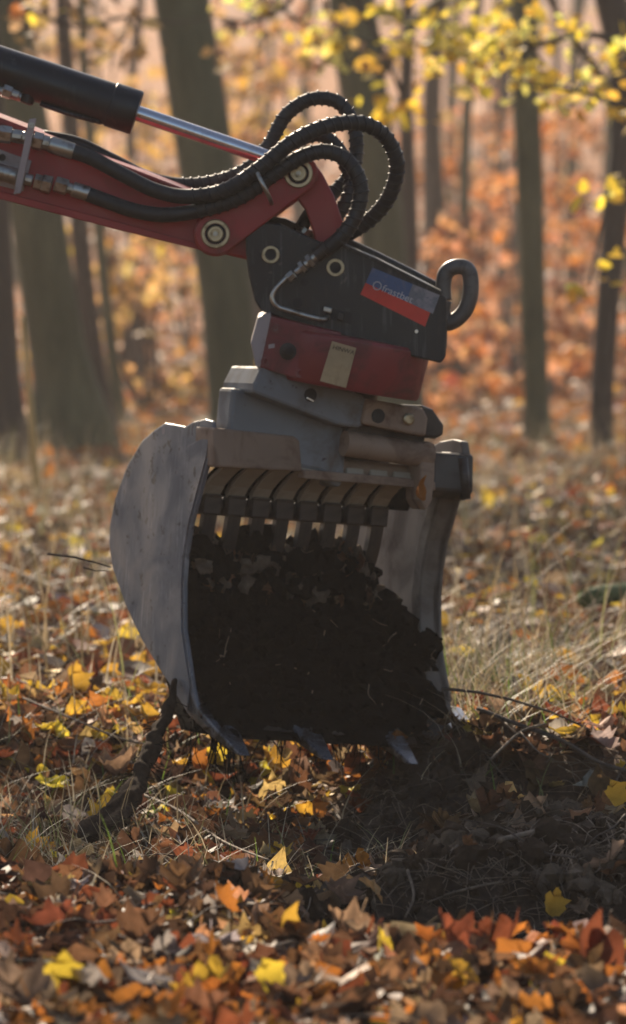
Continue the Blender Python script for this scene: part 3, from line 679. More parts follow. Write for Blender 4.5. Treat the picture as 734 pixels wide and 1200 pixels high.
# litter: near carpet (detailed leaves) and farther carpet (simple leaves), one mass
def spread(n, d0, d1, side, power=1.0):
    d = d0+(d1-d0)*rng.random(n)**power; hw = d*.0612+side
    x = rng.uniform(-1, 1, n)*hw; return x, d-10
def keep_soil(x, y, frac):
    return rng.random(len(x)) > soil_mask(x, y)*(1-frac)
W_NEAR = {'dark brown': 10, 'brown': 10, 'rust red': 2.0, 'orange': 1.3, 'tan': 4.0, 'pale grey': 1.2, 'yellow': .35, 'gold': .9, 'ochre': 1.5, 'salmon': .6}
W_BACK = {'dark brown': 4, 'brown': 6, 'rust red': 2.5, 'orange': 3.5, 'tan': 3.5, 'pale grey': 1.2, 'yellow': 1.6, 'gold': 3, 'ochre': 2.5, 'salmon': 1}
W_FRONT = {'dark brown': 5, 'brown': 7, 'rust red': 4.5, 'orange': 4.5, 'tan': 4, 'pale grey': 3, 'yellow': .3, 'gold': 1.2, 'salmon': 1.5}  # pale leaves weighted up to stand in for white glints
def near_cols(n, y):
    c = pick_cols(n, W_NEAR); b = pick_cols(n, W_BACK); f = pick_cols(n, W_FRONT); r = rng.random(n)
    c = np.where((y > .05+.5*(r-.5))[:, None], b, c); return np.where((y < -3.0+.3*(r-.5))[:, None], f, c)
x, y = spread(15000, 5.7, 11.2, .9); k = keep_soil(x, y, .07); x, y = x[k], y[k]; n = len(x)
lift = rng.random(n)**2*.035
scatter('leaf_litter', np.stack([x, y, zg(x, y)+.004+lift], 1), (.026+.058*rng.random(n)**1.4), rng.uniform(0, 6.28, n), rng.normal(0, .42, n), rng.normal(0, .42, n),
        near_cols(n, y), VAR, M['leaf'])
tag(bpy.data.objects['leaf_litter'], 'carpet of brown, orange and tan fallen leaves', 'leaf litter', kind='stuff')
x, y = spread(18000, 11.0, 24, 1.8); n = len(x)
W_MID = {'dark brown': 7, 'brown': 8, 'rust red': 2.5, 'orange': 2.8, 'tan': 3, 'pale grey': .7, 'yellow': .9, 'gold': 2.2}
scatter('leaf_litter', np.stack([x, y, zg(x, y)+.004+rng.random(n)**2*.04], 1), rng.uniform(.055, .10, n), rng.uniform(0, 6.28, n), rng.normal(0, .4, n), rng.normal(0, .4, n),
        pick_cols(n, W_MID), SIMP, M['leaf'])
tag(bpy.data.objects['leaf_litter.001'], 'far carpet of fallen leaves between the trees', 'leaf litter', kind='stuff')
xa, ya = spread(15000, 24, 110, 2.5); xb, yb = spread(14000, 24, 90, 14); x = np.concatenate([xa, xb]); y = np.concatenate([ya, yb]); n = len(x)
W_FAR = {'brown': 3, 'rust red': 2, 'orange': 6, 'tan': 4, 'pale grey': 2.0, 'gold': 1.3}
scatter('leaf_litter', np.stack([x, y, zg(x, y)+.02], 1), rng.uniform(.10, .22, n), rng.uniform(0, 6.28, n), rng.normal(0, .5, n), rng.normal(0, .5, n),
        pick_cols(n, W_FAR), SIMP, M['leaf'])
tag(bpy.data.objects['leaf_litter.002'], 'orange leaf cover on the hillside far behind', 'leaf litter', kind='stuff')

DD = np.concatenate([np.arange(5.5, 14, .012), np.arange(14, 45, .1)])
def gp(px, py, lift=0.0):      # where the sight line through a picture point meets the ground
    xs = (px-367)/6000*DD; zs = CH+(355-py)/6000*DD-lift
    k = np.nonzero(zs <= zg(xs, DD-10))[0]
    return at(px, py, float(DD[k[0]]) if len(k) else 12)
# single fallen leaves, nearest and largest
leaf_cache = {}
def leaf_data(var, cname):
    key = (var, cname)
    if key not in leaf_cache:
        v, f = VAR[var]; c = np.tile(np.array(PAL[cname]), (len(v), 1)); leaf_cache[key] = mesh_np('fallen_leaf', v, f, M['leaf'], c, True)
    return leaf_cache[key]
def fallen(px, py, cname, size, label, group=None, var=0, yaw=0, pitch=0, roll=0, lift=.012, d=None):
    p = at(px, py, d) if d else gp(px, py, lift)
    o = bpy.data.objects.new('fallen_leaf', leaf_data(var, cname)); COL.objects.link(o)
    o.location = p; o.rotation_euler = (pitch, roll, yaw); o.scale = (size,)*3
    return tag(o, label, 'leaf', group)
HERO = [
 (73, 1148, 'yellow', .062, 'bright yellow leaf standing upright at the lower left', 0, .2, 1.45, .0),
 (262, 1058, 'orange', .055, 'orange leaf tilted above shaded litter left of the dug hollow', 3, 2.4, .9, .2),
 (447, 1120, 'yellow', .048, 'yellow curled leaf at the foot of the dark soil bank', 7, 1.2, .7, .1),
 (316, 1148, 'yellow', .045, 'small yellow leaf at the edge of the front litter, near the bottom centre', 0, .6, .9, -.2),
 (378, 1158, 'pale grey', .050, 'near white leaf glinting in front of the soil bank', 0, 2.0, .5, .3),
 (645, 1062, 'gold', .044, 'golden brown curled leaf on the grassy soil bank at right', 7, .3, 1.2, .3),
 (650, 1132, 'yellow', .042, 'flat yellow leaf at the right beside an orange one', 5, 1.5, .3, .1),
 (690, 1112, 'rust red', .075, 'large rust red leaf standing at the lower right', 5, .4, 1.2, .2),
 (722, 932, 'gold', .044, 'golden leaf on the soil wall at the right edge', 0, .5, 1.0, -.3),
 (367, 950, 'orange', .045, 'orange leaf catching light below the bucket teeth', 7, .8, 1.1, .2),
 (228, 897, 'orange', .052, 'orange leaf lit beside the hanging root', 7, 1.1, .9, -.3),
 (253, 887, 'yellow', .046, 'yellow leaf behind the orange one below the left tooth', 0, .2, 1.0, .2),
 (83, 803, 'gold', .070, 'golden yellow leaf glowing at the left behind the root', 7, .7, .9, .3),
 (148, 748, 'yellow', .062, 'bright yellow leaf just left of the bucket side plate', 0, .4, 1.2, .1),
 (105, 745, 'orange', .062, 'pale orange leaf curled left of the bucket', 5, 1.7, .5, .2),
 (8, 738, 'gold', .065, 'gold leaf at the left edge level with the bucket', 0, .6, 1.0, .3),
 (386, 1058, 'tan', .060, 'long tan rolled leaf lying on the shaded soil', 6, 1.2, .4, .9),
 (335, 1085, 'gold', .050, 'tan and yellow leaf leaning in the shaded hollow', 5, .5, 1.2, .4),
 (230, 995, 'yellow', .040, 'yellow leaf folded over on the shaded litter', 6, .9, .6, .9),
 (570, 588, 'yellow', .075, 'yellow leaf lit behind the right of the bucket', 0, .4, 1.1, .2),
 (682, 655, 'yellow', .050, 'small yellow leaf alone in the litter at right', 1, .4, 1.0, .2),
 (270, 965, 'tan', .045, 'tan leaf edge on in the shade', 3, 1.4, 1.0, .4),
 (620, 1150, 'orange', .060, 'orange leaf lying in the sunlit strip right of centre', 0, 2.2, .5, .3),
 (545, 1150, 'gold', .060, 'gold leaf lying in the sunlit strip under the soil bank', 0, 1.2, .5, .2),
 (25, 1165, 'orange', .050, 'orange leaf in the sunlit strip in the lower left corner', 2, .2, .6, .4),
 (160, 1060, 'pale grey', .045, 'whitish leaf catching light on the shaded litter at left', 6, 1.0, .5, .4),
]
for px, py, cn, sz, lb, var, yw, pt, rl in HERO:
    fallen(px, py, cn, sz, lb, None, var, yw, pt, rl, lift=.05 if pt > .8 else .03)
zone_names = {}
cnt = 0
for i in range(250):
    fr = i < 120
    if fr: px, py = random.uniform(-5, 740), random.uniform(1122, 1215)
    elif i < 215: px, py = random.uniform(-5, 380), random.uniform(840, 1120)
    else: px, py = random.uniform(-5, 200) if random.random() < .4 else random.uniform(580, 740), random.uniform(690, 830)
    wt = {'dark brown': 3, 'brown': 5, 'rust red': 3, 'orange': 4, 'tan': 4, 'pale grey': 3, 'yellow': .5, 'gold': 1.4} if fr else {'dark brown': 4, 'brown': 5, 'rust red': 2.5, 'orange': 1.5, 'tan': 4, 'pale grey': 2, 'gold': .8, 'yellow': .4}
    cn = random.choices(list(wt), list(wt.values()))[0]
    third = 'left' if px < 245 else ('middle' if px < 490 else 'right')
    vr_ = random.randrange(len(VAR)); shp = ['maple', 'maple', 'maple', 'oak', 'oak', 'beech', 'beech', 'curled maple'][vr_]
    zone = f'in the {third} of the strip along the bottom' if fr else (f'in the litter before the hanging root' if i < 215 and px < 190 else ('in the litter before the bucket' if i < 215 else ('in the litter left of the bucket' if px < 300 else 'in the litter right of the bucket')))
    fallen(px, py, cn, random.uniform(.042, .078), f'{cn} {shp} leaf lying {zone}', f'{cn} {shp} leaves {zone}', vr_,
           random.uniform(0, 6.28), random.gauss(.15, .5), random.gauss(0, .5), lift=random.uniform(.008, .03))

# ------------------------------------------------------------------ dry grass, roots, twigs, clods
def blades(name, base, height, lean, width, cols, mat, seg=4):
    n = len(base); ang = rng.uniform(0, 6.28, n); dirx, diry = np.cos(ang), np.sin(ang); V = np.zeros((n, (seg+1)*2, 3))
    for s in range(seg+1):
        t = s/seg; hor = lean*t**1.7; z = height*t*(1-.35*t*lean/np.maximum(height, .01)*.6)
        wd = width*(1-t*.85)
        for j, sg in enumerate((-1, 1)):
            V[:, s*2+j, 0] = base[:, 0]+dirx*hor-diry*wd*sg*.5
            V[:, s*2+j, 1] = base[:, 1]+diry*hor+dirx*wd*sg*.5
            V[:, s*2+j, 2] = base[:, 2]+z
    q = np.array([[2*s, 2*s+1, 2*s+3, 2*s+2] for s in range(seg)])
    F = (q[None]+(np.arange(n)*(seg+1)*2)[:, None, None]).reshape(-1, 4)
    o = bpy.data.objects.new(name, mesh_np(name, V.reshape(-1, 3), F, mat, np.repeat(cols, (seg+1)*2, 0))); COL.objects.link(o); return o
STRAW = np.array([(.58, .47, .31), (.42, .32, .19), (.28, .21, .12), (.30, .30, .12), (.52, .44, .32)])
def tufts(specs):
    B, H, Ln, C_ = [], [], [], []
    for px, d, sx, sy, n, h, green in specs:
        x0 = (px-367)/6000*d; xs = rng.normal(x0, sx, n); ys = rng.normal(d-10, sy, n)
        B.append(np.stack([xs, ys, zg(xs, ys)], 1)); H.append(h*rng.uniform(.3, 1, n)); Ln.append(h*rng.uniform(.2, 1.3, n))
        c = STRAW[rng.integers(0, len(STRAW), n)]*rng.uniform(.7, 1.15, (n, 1))
        if green: c = np.where((rng.random(n) < green)[:, None], np.array([(.11, .17, .03)])*rng.uniform(.6, 1.5, (n, 1)), c)
        C_.append(c)
    return [np.concatenate(a) for a in (B, H, Ln, C_)]
b, h, l, c = tufts([(600, 11.4, .14, .5, 620, .24, .12), (560, 10.8, .07, .3, 320, .20, .15), (50, 9.0, .10, .4, 170, .12, .05), (20, 9.0, .1, .3, 120, .14, .1),
                    (230, 8.2, .12, .25, 70, .16, .15), (690, 7.55, .05, .08, 190, .07, .25), (735, 7.4, .04, .06, 150, .07, .7), (650, 10.4, .15, .3, 160, .14, .2), (140, 10.2, .1, .4, 120, .13, .3), (600, 7.7, .09, .06, 80, .06, .1), (130, 8.6, .28, .4, 300, .10, .05), (250, 9.3, .2, .35, 240, .13, .1), (60, 9.6, .2, .3, 220, .16, .1), (60, 10.5, .3, .6, 260, .15, .1), (640, 12.5, .3, .8, 420, .17, .1), (590, 10.1, .10, .12, 120, .13, .15)])
tag(blades('dry_grass', b, h, l, .0042*np.ones(len(b)), c, M['straw']), 'pale dry grass tufts among the leaves near the bucket', 'grass', kind='stuff')
x, y = spread(10000, 16, 33, 1.0); n = len(x)
x2, y2 = spread(1700, 11.2, 16, .8); kk = (x2 < -.2) | (x2 > .25); x2, y2 = x2[kk], y2[kk]
x = np.concatenate([x, x2]); y = np.concatenate([y, y2]); n = len(x)
kk = fbm(x*1.1, y*.6, 3, 77) > .37; x, y = x[kk], y[kk]; n = len(x)
tag(blades('dry_grass', np.stack([x, y, zg(x, y)], 1), rng.uniform(.08, .36, n), rng.uniform(.05, .3, n), .006*np.ones(n), STRAW[rng.integers(0, 5, n)]*rng.uniform(.5, 1.05, (n, 1)), M['straw']),
    'whitish dry grass standing between the forest trees', 'grass', kind='stuff')

def wander(p0, p1, n, amp, seed, sag=0):
    rr = random.Random(seed); p0, p1 = Vector(p0), Vector(p1); pts = []
    for i in range(n):
        t = i/(n-1); k = math.sin(t*math.pi)**.5
        pts.append(p0.lerp(p1, t)+Vector((rr.uniform(-1, 1), rr.uniform(-1, 1)*.6, rr.uniform(-1, 1)))*amp*k+Vector((0, 0, -sag*k)))
    return catmull(pts, 4)
def taper(n, a, b): return [a+(b-a)*i/(n-1) for i in range(n)]
def stick_thing(name, pts, r0, r1, mat, label, cat, group=None, forks=()):
    root = None
    m = MB().tube(pts, taper(len(pts), r0, r1), 6)
    o = m.build(name, M[mat], None, 0, smooth=True); o.location = (0, 0, 0); tag(o, label, cat, group)
    for f in forks: MB().tube(f, taper(len(f), r1*1.2, r1*.5), 5).build('side_shoot', M[mat], o, 0, smooth=True)
    return o
def gline(pts, lift, amp=.0): return catmull([gp(x, y, lift) for x, y in pts], 5)
stick_thing('twig', gline([(500, 1196), (540, 1178), (600, 1171), (660, 1163), (745, 1158)], .03), .004, .003, 'twig', 'thin brown twig lying across the sunlit leaves at the lower right', 'twig')
stick_thing('twig', [P(518, 808, .03), P(560, 812, .02), P(600, 820, .0), P(645, 832, -.05), P(688, 850, -.1)], .0035, .002, 'twig', 'dark thin twig arching out to the right of the bucket lip', 'twig')
stick_thing('twig', gline([(560, 830), (610, 850), (660, 868), (700, 892), (740, 905)], .05), .005, .004, 'twig', 'thicker brown stick lying at the edge of the dug soil', 'twig')
stick_thing('twig', gline([(575, 890), (610, 858), (640, 848)], .06), .003, .002, 'root', 'pale crooked twig right of the bright tooth', 'twig', forks=[gline([(610, 858), (630, 880), (650, 890)], .06)])
stick_thing('twig', gline([(0, 662), (35, 676), (75, 692)], .06), .006, .005, 'root', 'pale stick lying in the litter at the left edge', 'twig')
stick_thing('twig', gline([(165, 930), (210, 950), (260, 985), (320, 1010)], .05), .003, .002, 'root', 'pale straw like twig crossing the shaded litter', 'twig')
stick_thing('twig', gline([(20, 815), (80, 840), (150, 868), (195, 872)], .06), .0028, .002, 'root', 'pale thin twig running towards the hanging root', 'twig')
stick_thing('twig', [P(52, 652, .1), P(85, 656, .1), P(105, 661, .1), P(128, 668, .1)], .0025, .0015, 'twig', 'dark bare twig poking out left of the bucket side', 'twig', forks=[[P(95, 668, .1), P(110, 672, .1), P(126, 672, .1)]])
stick_thing('root', [P(524, 905, -1.25), P(530, 935, -1.25), P(545, 962, -1.22), P(560, 990, -1.2)], .009, .005, 'root', 'pale brown root stub standing out of the dark soil', 'root')
stick_thing('root', gline([(430, 1030), (438, 1060), (432, 1085), (441, 1108)], .03), .0045, .003, 'root', 'wavy root hanging down the shaded soil bank', 'root')
stick_thing('root', gline([(478, 1020), (485, 1050), (475, 1075)], .03), .003, .0015, 'root', 'short thin root hanging beside the wavy root', 'root')
stick_thing('root', gline([(520, 1050), (555, 1040), (590, 1033)], .03), .003, .0015, 'root', 'pale fine root across the face of the soil bank', 'root', forks=[gline([(520, 1050), (500, 1058)], .03)])
stick_thing('root', gline([(585, 985), (625, 975), (652, 966)], .03), .005, .004, 'root', 'straight pale root end on top of the soil ridge', 'root')
lg = gline([(684, 702), (706, 697), (745, 692)], .08)
stick_thing('mossy_branch', lg, .028, .026, 'moss', 'green mossy branch piece lying in the litter at the right edge', 'branch')
tw = MB()
for i in range(420):
    d_ = 5.9+7*random.random(); x_ = random.uniform(-1, 1)*(d_*.0612+.5); y_ = d_-10; a_ = random.uniform(0, 6.28); ln = random.uniform(.04, .22)
    if float(soil_mask(x_, y_)) > .5 and random.random() < .5: continue
    x2_, y2_ = x_+ln*math.cos(a_), y_+ln*math.sin(a_)
    tw.tube(wander((x_, y_, float(zg(x_, y_))+random.uniform(.015, .05)), (x2_, y2_, float(zg(x2_, y2_))+random.uniform(.015, .06)), 4, ln*.05, i+2500), taper(13, random.uniform(.0012, .0028), .0008), 4)
tag(tw.build('twig_litter', M['twig'], None, 0, smooth=True), 'small brown twigs scattered through the fallen leaves', 'twigs', kind='stuff')
# hanging root with soil, below the left tooth
hp = catmull([at(206, 796, 9.93), at(197, 832, 9.86), at(181, 870, 9.77), at(166, 905, 9.66), at(150, 937, 9.55), at(128, 962, 9.42), at(94, 982, 9.3)], 8)
rad = [(.006+.014*min(1, i/18)+.003*mnoise.noise((i*.9, 0, 0))+(.010*math.exp(-((i-38)/7)**2)))*(1 if i < 46 else max(.3, 1-(i-46)/6)) for i in range(len(hp))]
rb_ = MB().tube(hp, rad, 16)
for k, p in enumerate(rb_.v):
    c = hp[min(k//16, len(hp)-1)]; d_ = p-c
    rb_.v[k] = c+d_*(.85+.65*mnoise.fractal(p*45, .8, 2, 4)+.45*mnoise.noise(p*170))
hr = rb_.build('hanging_root', M['soil'], None, 0, smooth=True)
tag(hr, 'dark soil covered root hanging down from the left tooth of the bucket', 'root')
sb = hr.modifiers.new('sub', 'SUBSURF'); sb.levels = 1; sb.render_levels = 1
fm = MB()
for i in range(90):
    k = random.randrange(4, len(hp)-1); p = hp[k]; q = p+Vector((random.uniform(-.05, .05), random.uniform(-.03, .02), random.uniform(-.06, .01)))
    fm.tube(wander(p, q, 4, .006, i), .0011, 4)
f = fm.build('fine_root', M['wetsoil'], hr, 0, smooth=True); f['kind'] = 'stuff'
# root hairs and crumbs hanging below the lip and in the soil
rm = MB(); rp = MB()
for i in range(90):
    t = random.random(); p = plate(random.uniform(222, 240), random.uniform(828, 842), t); q = p+Vector((random.uniform(-.05, .05), random.uniform(-.04, .04), -random.uniform(.02, .11)))
    rm.tube(wander(p, q, 4, .008, i+100), taper(13, .0022, .0008), 4)
for i in range(26):
    t = random.uniform(.06, .16); p = plate(232, 838, t); q = p+Vector((random.uniform(-.03, .03), 0, -random.uniform(.04, .12))); rm.tube(wander(p, q, 4, .01, i+300), taper(13, .004, .001), 4)
o = rm.build('root_tangle', M['wetsoil'], None, 0, smooth=True); tag(o, 'dark roots and soil threads hanging from the bucket lip', 'roots', kind='stuff')
for i in range(480):
    px, py = random.uniform(370, 738), random.uniform(850, 1115)
    if random.random() < .2: px, py = random.uniform(520, 738), random.uniform(955, 1010)
    a = random.uniform(-1.2, 1.2) if random.random() < .6 else random.uniform(1, 2.1); ln = random.uniform(15, 95)
    p = gp(px, py, .012); q = gp(px+ln*math.cos(a), py+ln*math.sin(a)*.7, .02)
    if (p-q).length > .35: continue
    rp.tube(wander(p, q, 4, .006, i+500, -.006), taper(13, random.uniform(.0006, .0015), .0005), 4)
o = rp.build('root_tangle', M['root'], None, 0, smooth=True); tag(o, 'fine pale roots matted in the dark dug soil', 'roots', kind='stuff')

def clods(name, pts, s0, s1, mat, sub=1):
    ico = bmesh.new(); bmesh.ops.create_icosphere(ico, subdivisions=sub, radius=1); v0 = np.array([q.co[:] for q in ico.verts]); f0 = np.array([[q.index for q in f.verts] for f in ico.faces]); ico.free()
    n = len(pts); s = s0+(s1-s0)*rng.random(n)**2
    lump = np.array([[.62*mnoise.fractal(Vector(q)*1.6+Vector((k*3.1, 0, 0)), 1, 2, 3) for q in v0] for k in range(12)])[rng.integers(0, 12, n)]
    V = v0[None]*(s[:, None, None])*rng.uniform(.65, 1.3, (n, 1, 3))*(1+lump[:, :, None]+rng.uniform(-.2, .2, (n, len(v0), 1)))
    a = rng.uniform(0, 6.28, n); ca, sa = np.cos(a)[:, None], np.sin(a)[:, None]
    V = np.stack([V[..., 0]*ca-V[..., 1]*sa, V[..., 0]*sa+V[..., 1]*ca, V[..., 2]], -1)+pts[:, None, :]
    F = (f0[None]+(np.arange(n)*len(v0))[:, None, None]).reshape(-1, 3)
    o = bpy.data.objects.new(name, mesh_np(name, V.reshape(-1, 3), F, mat, None, False)); COL.objects.link(o); return o
x = rng.uniform(-.15, 1.4, 16000); y = rng.uniform(-3.05, 0.05, 16000); k = soil_mask(x, y) > .35; x, y = x[k], y[k]
cl = fbm(x*5, y*5, 3, 91); k = rng.random(len(x)) < (cl-.3)*3; x, y = x[k][:5200], y[k][:5200]
cr = clods('soil_crumbs', np.stack([x, y, zg(x, y)+.004], 1), .005, .012, M['soil']); tag(cr, 'loose crumbs of dark soil in the dug hollow', 'soil', kind='stuff')
x = rng.uniform(-.15, 1.3, 1100); y = rng.uniform(-3.0, 0.1, 1100); k = soil_mask(x, y) > .4; x, y = x[k], y[k]
xd = rng.uniform(-.05, 1.3, 5000); yd = rng.normal(-1.72, .24, 5000); k = soil_mask(xd, yd) > .3; xd, yd = xd[k], yd[k]
k = fbm(xd*4, yd*4, 3, 57) > .40; xd, yd = xd[k], yd[k]
tag(clods('soil_crumbs', np.stack([xd, yd, zg(xd, yd)+.006], 1), .004, .020, M['litsoil']), 'crumbs coloured paler as if lit on top of the soil ridge', 'soil', kind='stuff')
k = rng.random(len(x)) < .35
tag(clods('soil_clods', np.stack([x[k], y[k], zg(x[k], y[k])+.012], 1), .005, .020, M['litsoil'], sub=2), 'paler lumps among the dug soil', 'soil', kind='stuff')
x, y = x[~k], y[~k]
tag(clods('soil_clods', np.stack([x, y, zg(x, y)+.008], 1), .010, .034, M['soil'], sub=2), 'fist sized lumps of dark soil in the dug hollow', 'soil', kind='stuff')
ii = rng.integers(0, SV.shape[0], 520); jj = (rng.random(520)**1.3*(SV.shape[1]-1)).astype(int)
tag(clods('soil_crumbs', SV[ii, jj]+np.array(Nn)*.001, .004, .016, M['wetsoil']), 'crumbs of soil on the load in the bucket', 'soil', kind='stuff')
ii = rng.integers(2, SV.shape[0]-2, 130); jj = (rng.random(130)**1.4*(SV.shape[1]-4)).astype(int)
tag(clods('soil_clods', SV[ii, jj]-np.array(Nn)*.004, .010, .034, M['wetsoil'], sub=2), 'lumps of dark soil in the bucket load', 'soil', kind='stuff')
ii = rng.integers(2, SV.shape[0]-2, 110); jj = (rng.random(110)**1.3*SV.shape[1]*.26).astype(int)
tag(clods('soil_clods', SV[ii, jj]-np.array(Nn)*.002, .006, .022, M['litsoil'], sub=2), 'lumps coloured as if sunlit on the upper edge of the bucket load', 'soil', kind='stuff')
md = np.array([plate(random.uniform(206, 238), random.uniform(792, 832), random.uniform(.025, .12)) for i in range(60)])
tag(clods('soil_clods', md, .004, .014, M['wetsoil'], sub=2), 'mud caked where the side plate meets the left tooth', 'soil', kind='stuff')
lr = MB()
for i in range(26):
    a_, b_ = random.randrange(2, SV.shape[0]-2), random.randrange(0, int(SV.shape[1]*.8)); p = Vector(SV[a_, b_])+Nn*.006
    lr.tube(wander(p, p+Vector((random.uniform(-.05, .05), -.012, random.uniform(-.09, .03))), 4, .007, i+1500), taper(13, random.uniform(.0012, .0028), .0006), 4)
tag(lr.build('root_tangle', M['root'], None, 0, smooth=True), 'torn pale roots sticking out of the bucket load', 'roots', kind='stuff')
# pale torn leaf and root scraps on the upper part of the load
nb = 230; ii = rng.integers(0, SV.shape[0], nb); jj = (rng.random(nb)**1.5*SV.shape[1]*.30).astype(int)
kk = np.array([mnoise.noise((i*.16, j*.22, 8)) > .02 for i, j in zip(ii, jj)]); ii, jj = ii[kk], jj[kk]; nb = len(ii)
scatter('load_scraps', SV[ii, jj]+np.array(Nn)*rng.uniform(.002, .012, (nb, 1)), rng.uniform(.012, .038, nb), rng.uniform(-.8, 1.6, nb), rng.normal(1.3, .4, nb), rng.normal(0, .5, nb),
        pick_cols(nb, {'brown': 5, 'dark brown': 4, 'tan': 2}), VAR[3:7], M['leaf'])
tag(bpy.data.objects['load_scraps'], 'torn brown leaf and root scraps on the soil in the bucket', 'leaf scraps', kind='stuff')
sl = bpy.data.objects.new('stuck_leaf', leaf_data(5, 'orange')); COL.objects.link(sl); sl.location = facing(489, 576, .055); sl.scale = (.05,)*3; sl.rotation_euler = (1.2, .5, .9)
tag(sl, 'orange leaf wedged under the rusty pin bar above the bucket', 'leaf')

# ------------------------------------------------------------------ trees
def crown_leaves(cent, n, spread_, size, wts, name, parent, jit=.25, mat='crown', clump=6, cs=.35):
    """leaves gathered in clumps about given centres"""
    cent = np.array(cent); ci = rng.integers(0, len(cent), n); sub = rng.normal(0, 1, (len(cent)*clump, 3))*np.array(spread_)
    pos = cent[ci]+sub[ci*clump+rng.integers(0, clump, n)]+rng.normal(0, cs, (n, 3))*np.array(spread_)
    off = np.array(root_loc(parent))
    o = scatter(name, pos-off, size*rng.uniform(.6, 1.3, n), rng.uniform(0, 6.28, n), rng.normal(0, .7, n), rng.normal(0, .7, n), pick_cols(n, wts, jit), SIMP, M[mat])
    o.parent = parent; return o
LEAFW = {'yellow': 3, 'gold': 3, 'orange': 2, 'tan': 1}
def tree(name, label, pts, d, height, mat='bark', group=None, branches=(), crown_n=260, wts=LEAFW, flare=1.35):
    """pts: (px, py, width px) from low to high at distance d"""
    base = at(pts[0][0], pts[0][1], d); base.z = float(zg(base.x, base.y))-.05
    root = thing(name, label, 'tree', base, group)
    path = [base]; rad = [pts[0][2]/6000*d/2*flare]
    for i, (px, py, wd) in enumerate(pts):
        p = at(px, py, d)
        if p.z > base.z+.12: path.append(p); rad.append(wd/6000*d/2)
    top = path[-1]; dr = (path[-1]-path[-2]).normalized()
    r = rad[-1]; k = 5; hgt = height-top.z
    wob = random.Random(hash(label) % 9999)
    for i in range(1, k+1):
        f = i/k; path.append(top+Vector((dr.x*hgt*f*.5+wob.uniform(-.15, .15), wob.uniform(-.2, .2), hgt*f))); rad.append(max(.015, r*(1-f*.85)))
    m = MB().tube(catmull(path, 5), [rad[min(len(rad)-1, i//5)]*(1-(i % 5)/5)+rad[min(len(rad)-1, i//5+1)]*((i % 5)/5) for i in range((len(path)-1)*5+1)], 14)
    m.build('trunk', M[mat], root, 0, smooth=True)
    cents = []
    tops = path[-5:]
    for i in range(7):
        a = wob.uniform(0, 6.28); s = tops[wob.randrange(0, 4)]; ln = wob.uniform(1.2, 2.6)
        e = s+Vector((math.cos(a)*ln, math.sin(a)*ln, wob.uniform(.4, 1.6)))
        MB().tube(wander(s, e, 4, .12, i+int(d*7)), taper(13, r*.35, .012), 6).build('branch', M[mat], root, 0, smooth=True)
        cents += [e, s.lerp(e, .6)]
    for bi, bpts in enumerate(branches):
        q = [at(x, y, d+dd) for x, y, dd, wd in bpts]; MB().tube(catmull(q, 5), taper((len(q)-1)*5+1, bpts[0][3]/6000*d/2, bpts[-1][3]/6000*d/2), 7).build('branch', M[mat], root, 0, smooth=True)
    if crown_n:
        crown_leaves(cents, crown_n, (.7, .7, .5), .11, wts, 'crown', root)
    return root
tree('beech_tree', 'broad smooth trunk leaning right, second from the left edge', [(86, 525, 96), (76, 450, 76), (66, 400, 68), (43, 250, 64), (26, 130, 58), (5, 0, 54), (-20, -160, 50)], 29, 11, group=None)
tree('beech_tree', 'dark trunk cut by the left edge of the picture', [(0, 540, 62), (-2, 450, 54), (-8, 300, 46), (-18, 100, 42), (-24, 0, 40)], 27, 11, 'darkbark')
tree('young_tree', 'thin dark trunk beside the broad left trunk', [(128, 520, 30), (120, 480, 26), (105, 380, 24), (92, 250, 22), (80, 100, 20), (74, 0, 18)], 33, 9, 'darkbark', crown_n=120)
tree('young_tree', 'thinner pale trunk leaning away behind the dark one at left', [(142, 520, 18), (136, 450, 16), (124, 350, 15), (112, 220, 14), (100, 100, 13), (96, 0, 12)], 36, 9, crown_n=120)
tree('beech_tree', 'thick greenish trunk rising behind the black cylinder', [(282, 540, 66), (274, 470, 58), (264, 330, 64), (250, 250, 66), (236, 150, 68), (213, 0, 66), (196, -120, 64)], 27, 12)
tree('beech_tree', 'olive trunk behind the hose loops with a limb to the right', [(468, 530, 62), (456, 400, 54), (446, 250, 54), (428, 120, 56), (418, 50, 58), (408, -60, 54)], 31, 12, branches=[[(444, 86, 0, 18), (466, 55, -.3, 13), (492, 20, -.6, 11), (530, -10, -1, 9), (570, -30, -1, 6)]])
tree('young_tree', 'thin dark trunk just right of the hose loops', [(484, 530, 28), (482, 400, 24), (480, 250, 20), (476, 120, 17), (478, 0, 14)], 34, 9, 'darkbark', crown_n=120)
tree('beech_tree', 'slender straight olive trunk right of the lifting hook', [(632, 530, 34), (629, 470, 30), (625, 350, 30), (621, 220, 32), (617, 120, 33), (614, 0, 30), (612, -80, 28)], 31, 10, crown_n=220)
tree('beech_tree', 'crooked dark trunk at the right edge', [(706, 525, 30), (706, 460, 27), (714, 340, 28), (724, 230, 32), (733, 140, 34), (728, 60, 36), (716, 0, 38), (700, -80, 36)], 28, 10, 'darkbark', branches=[[(720, 120, 0, 13), (704, 90, -.4, 10), (676, 50, -.8, 9), (650, 10, -1.2, 8), (630, -30, -1.4, 6)], [(726, 200, 0, 8), (700, 240, .4, 5), (676, 236, .6, 3)]])
sp = thing('beech_tree', 'young beech added beyond the left edge, its boughs placed to shade the litter', 'tree', (-3.9, 11.4, float(zg(-3.9, 11.4))-.05))  # unseen tree added so that its bough shades the left litter
MB().tube(catmull([(-3.9, 11.4, -.1), (-3.85, 11.4, 3), (-3.75, 11.4, 6), (-3.8, 11.5, 9)], 5), taper(16, .13, .02), 12).build('trunk', M['bark'], sp, 0, smooth=True)
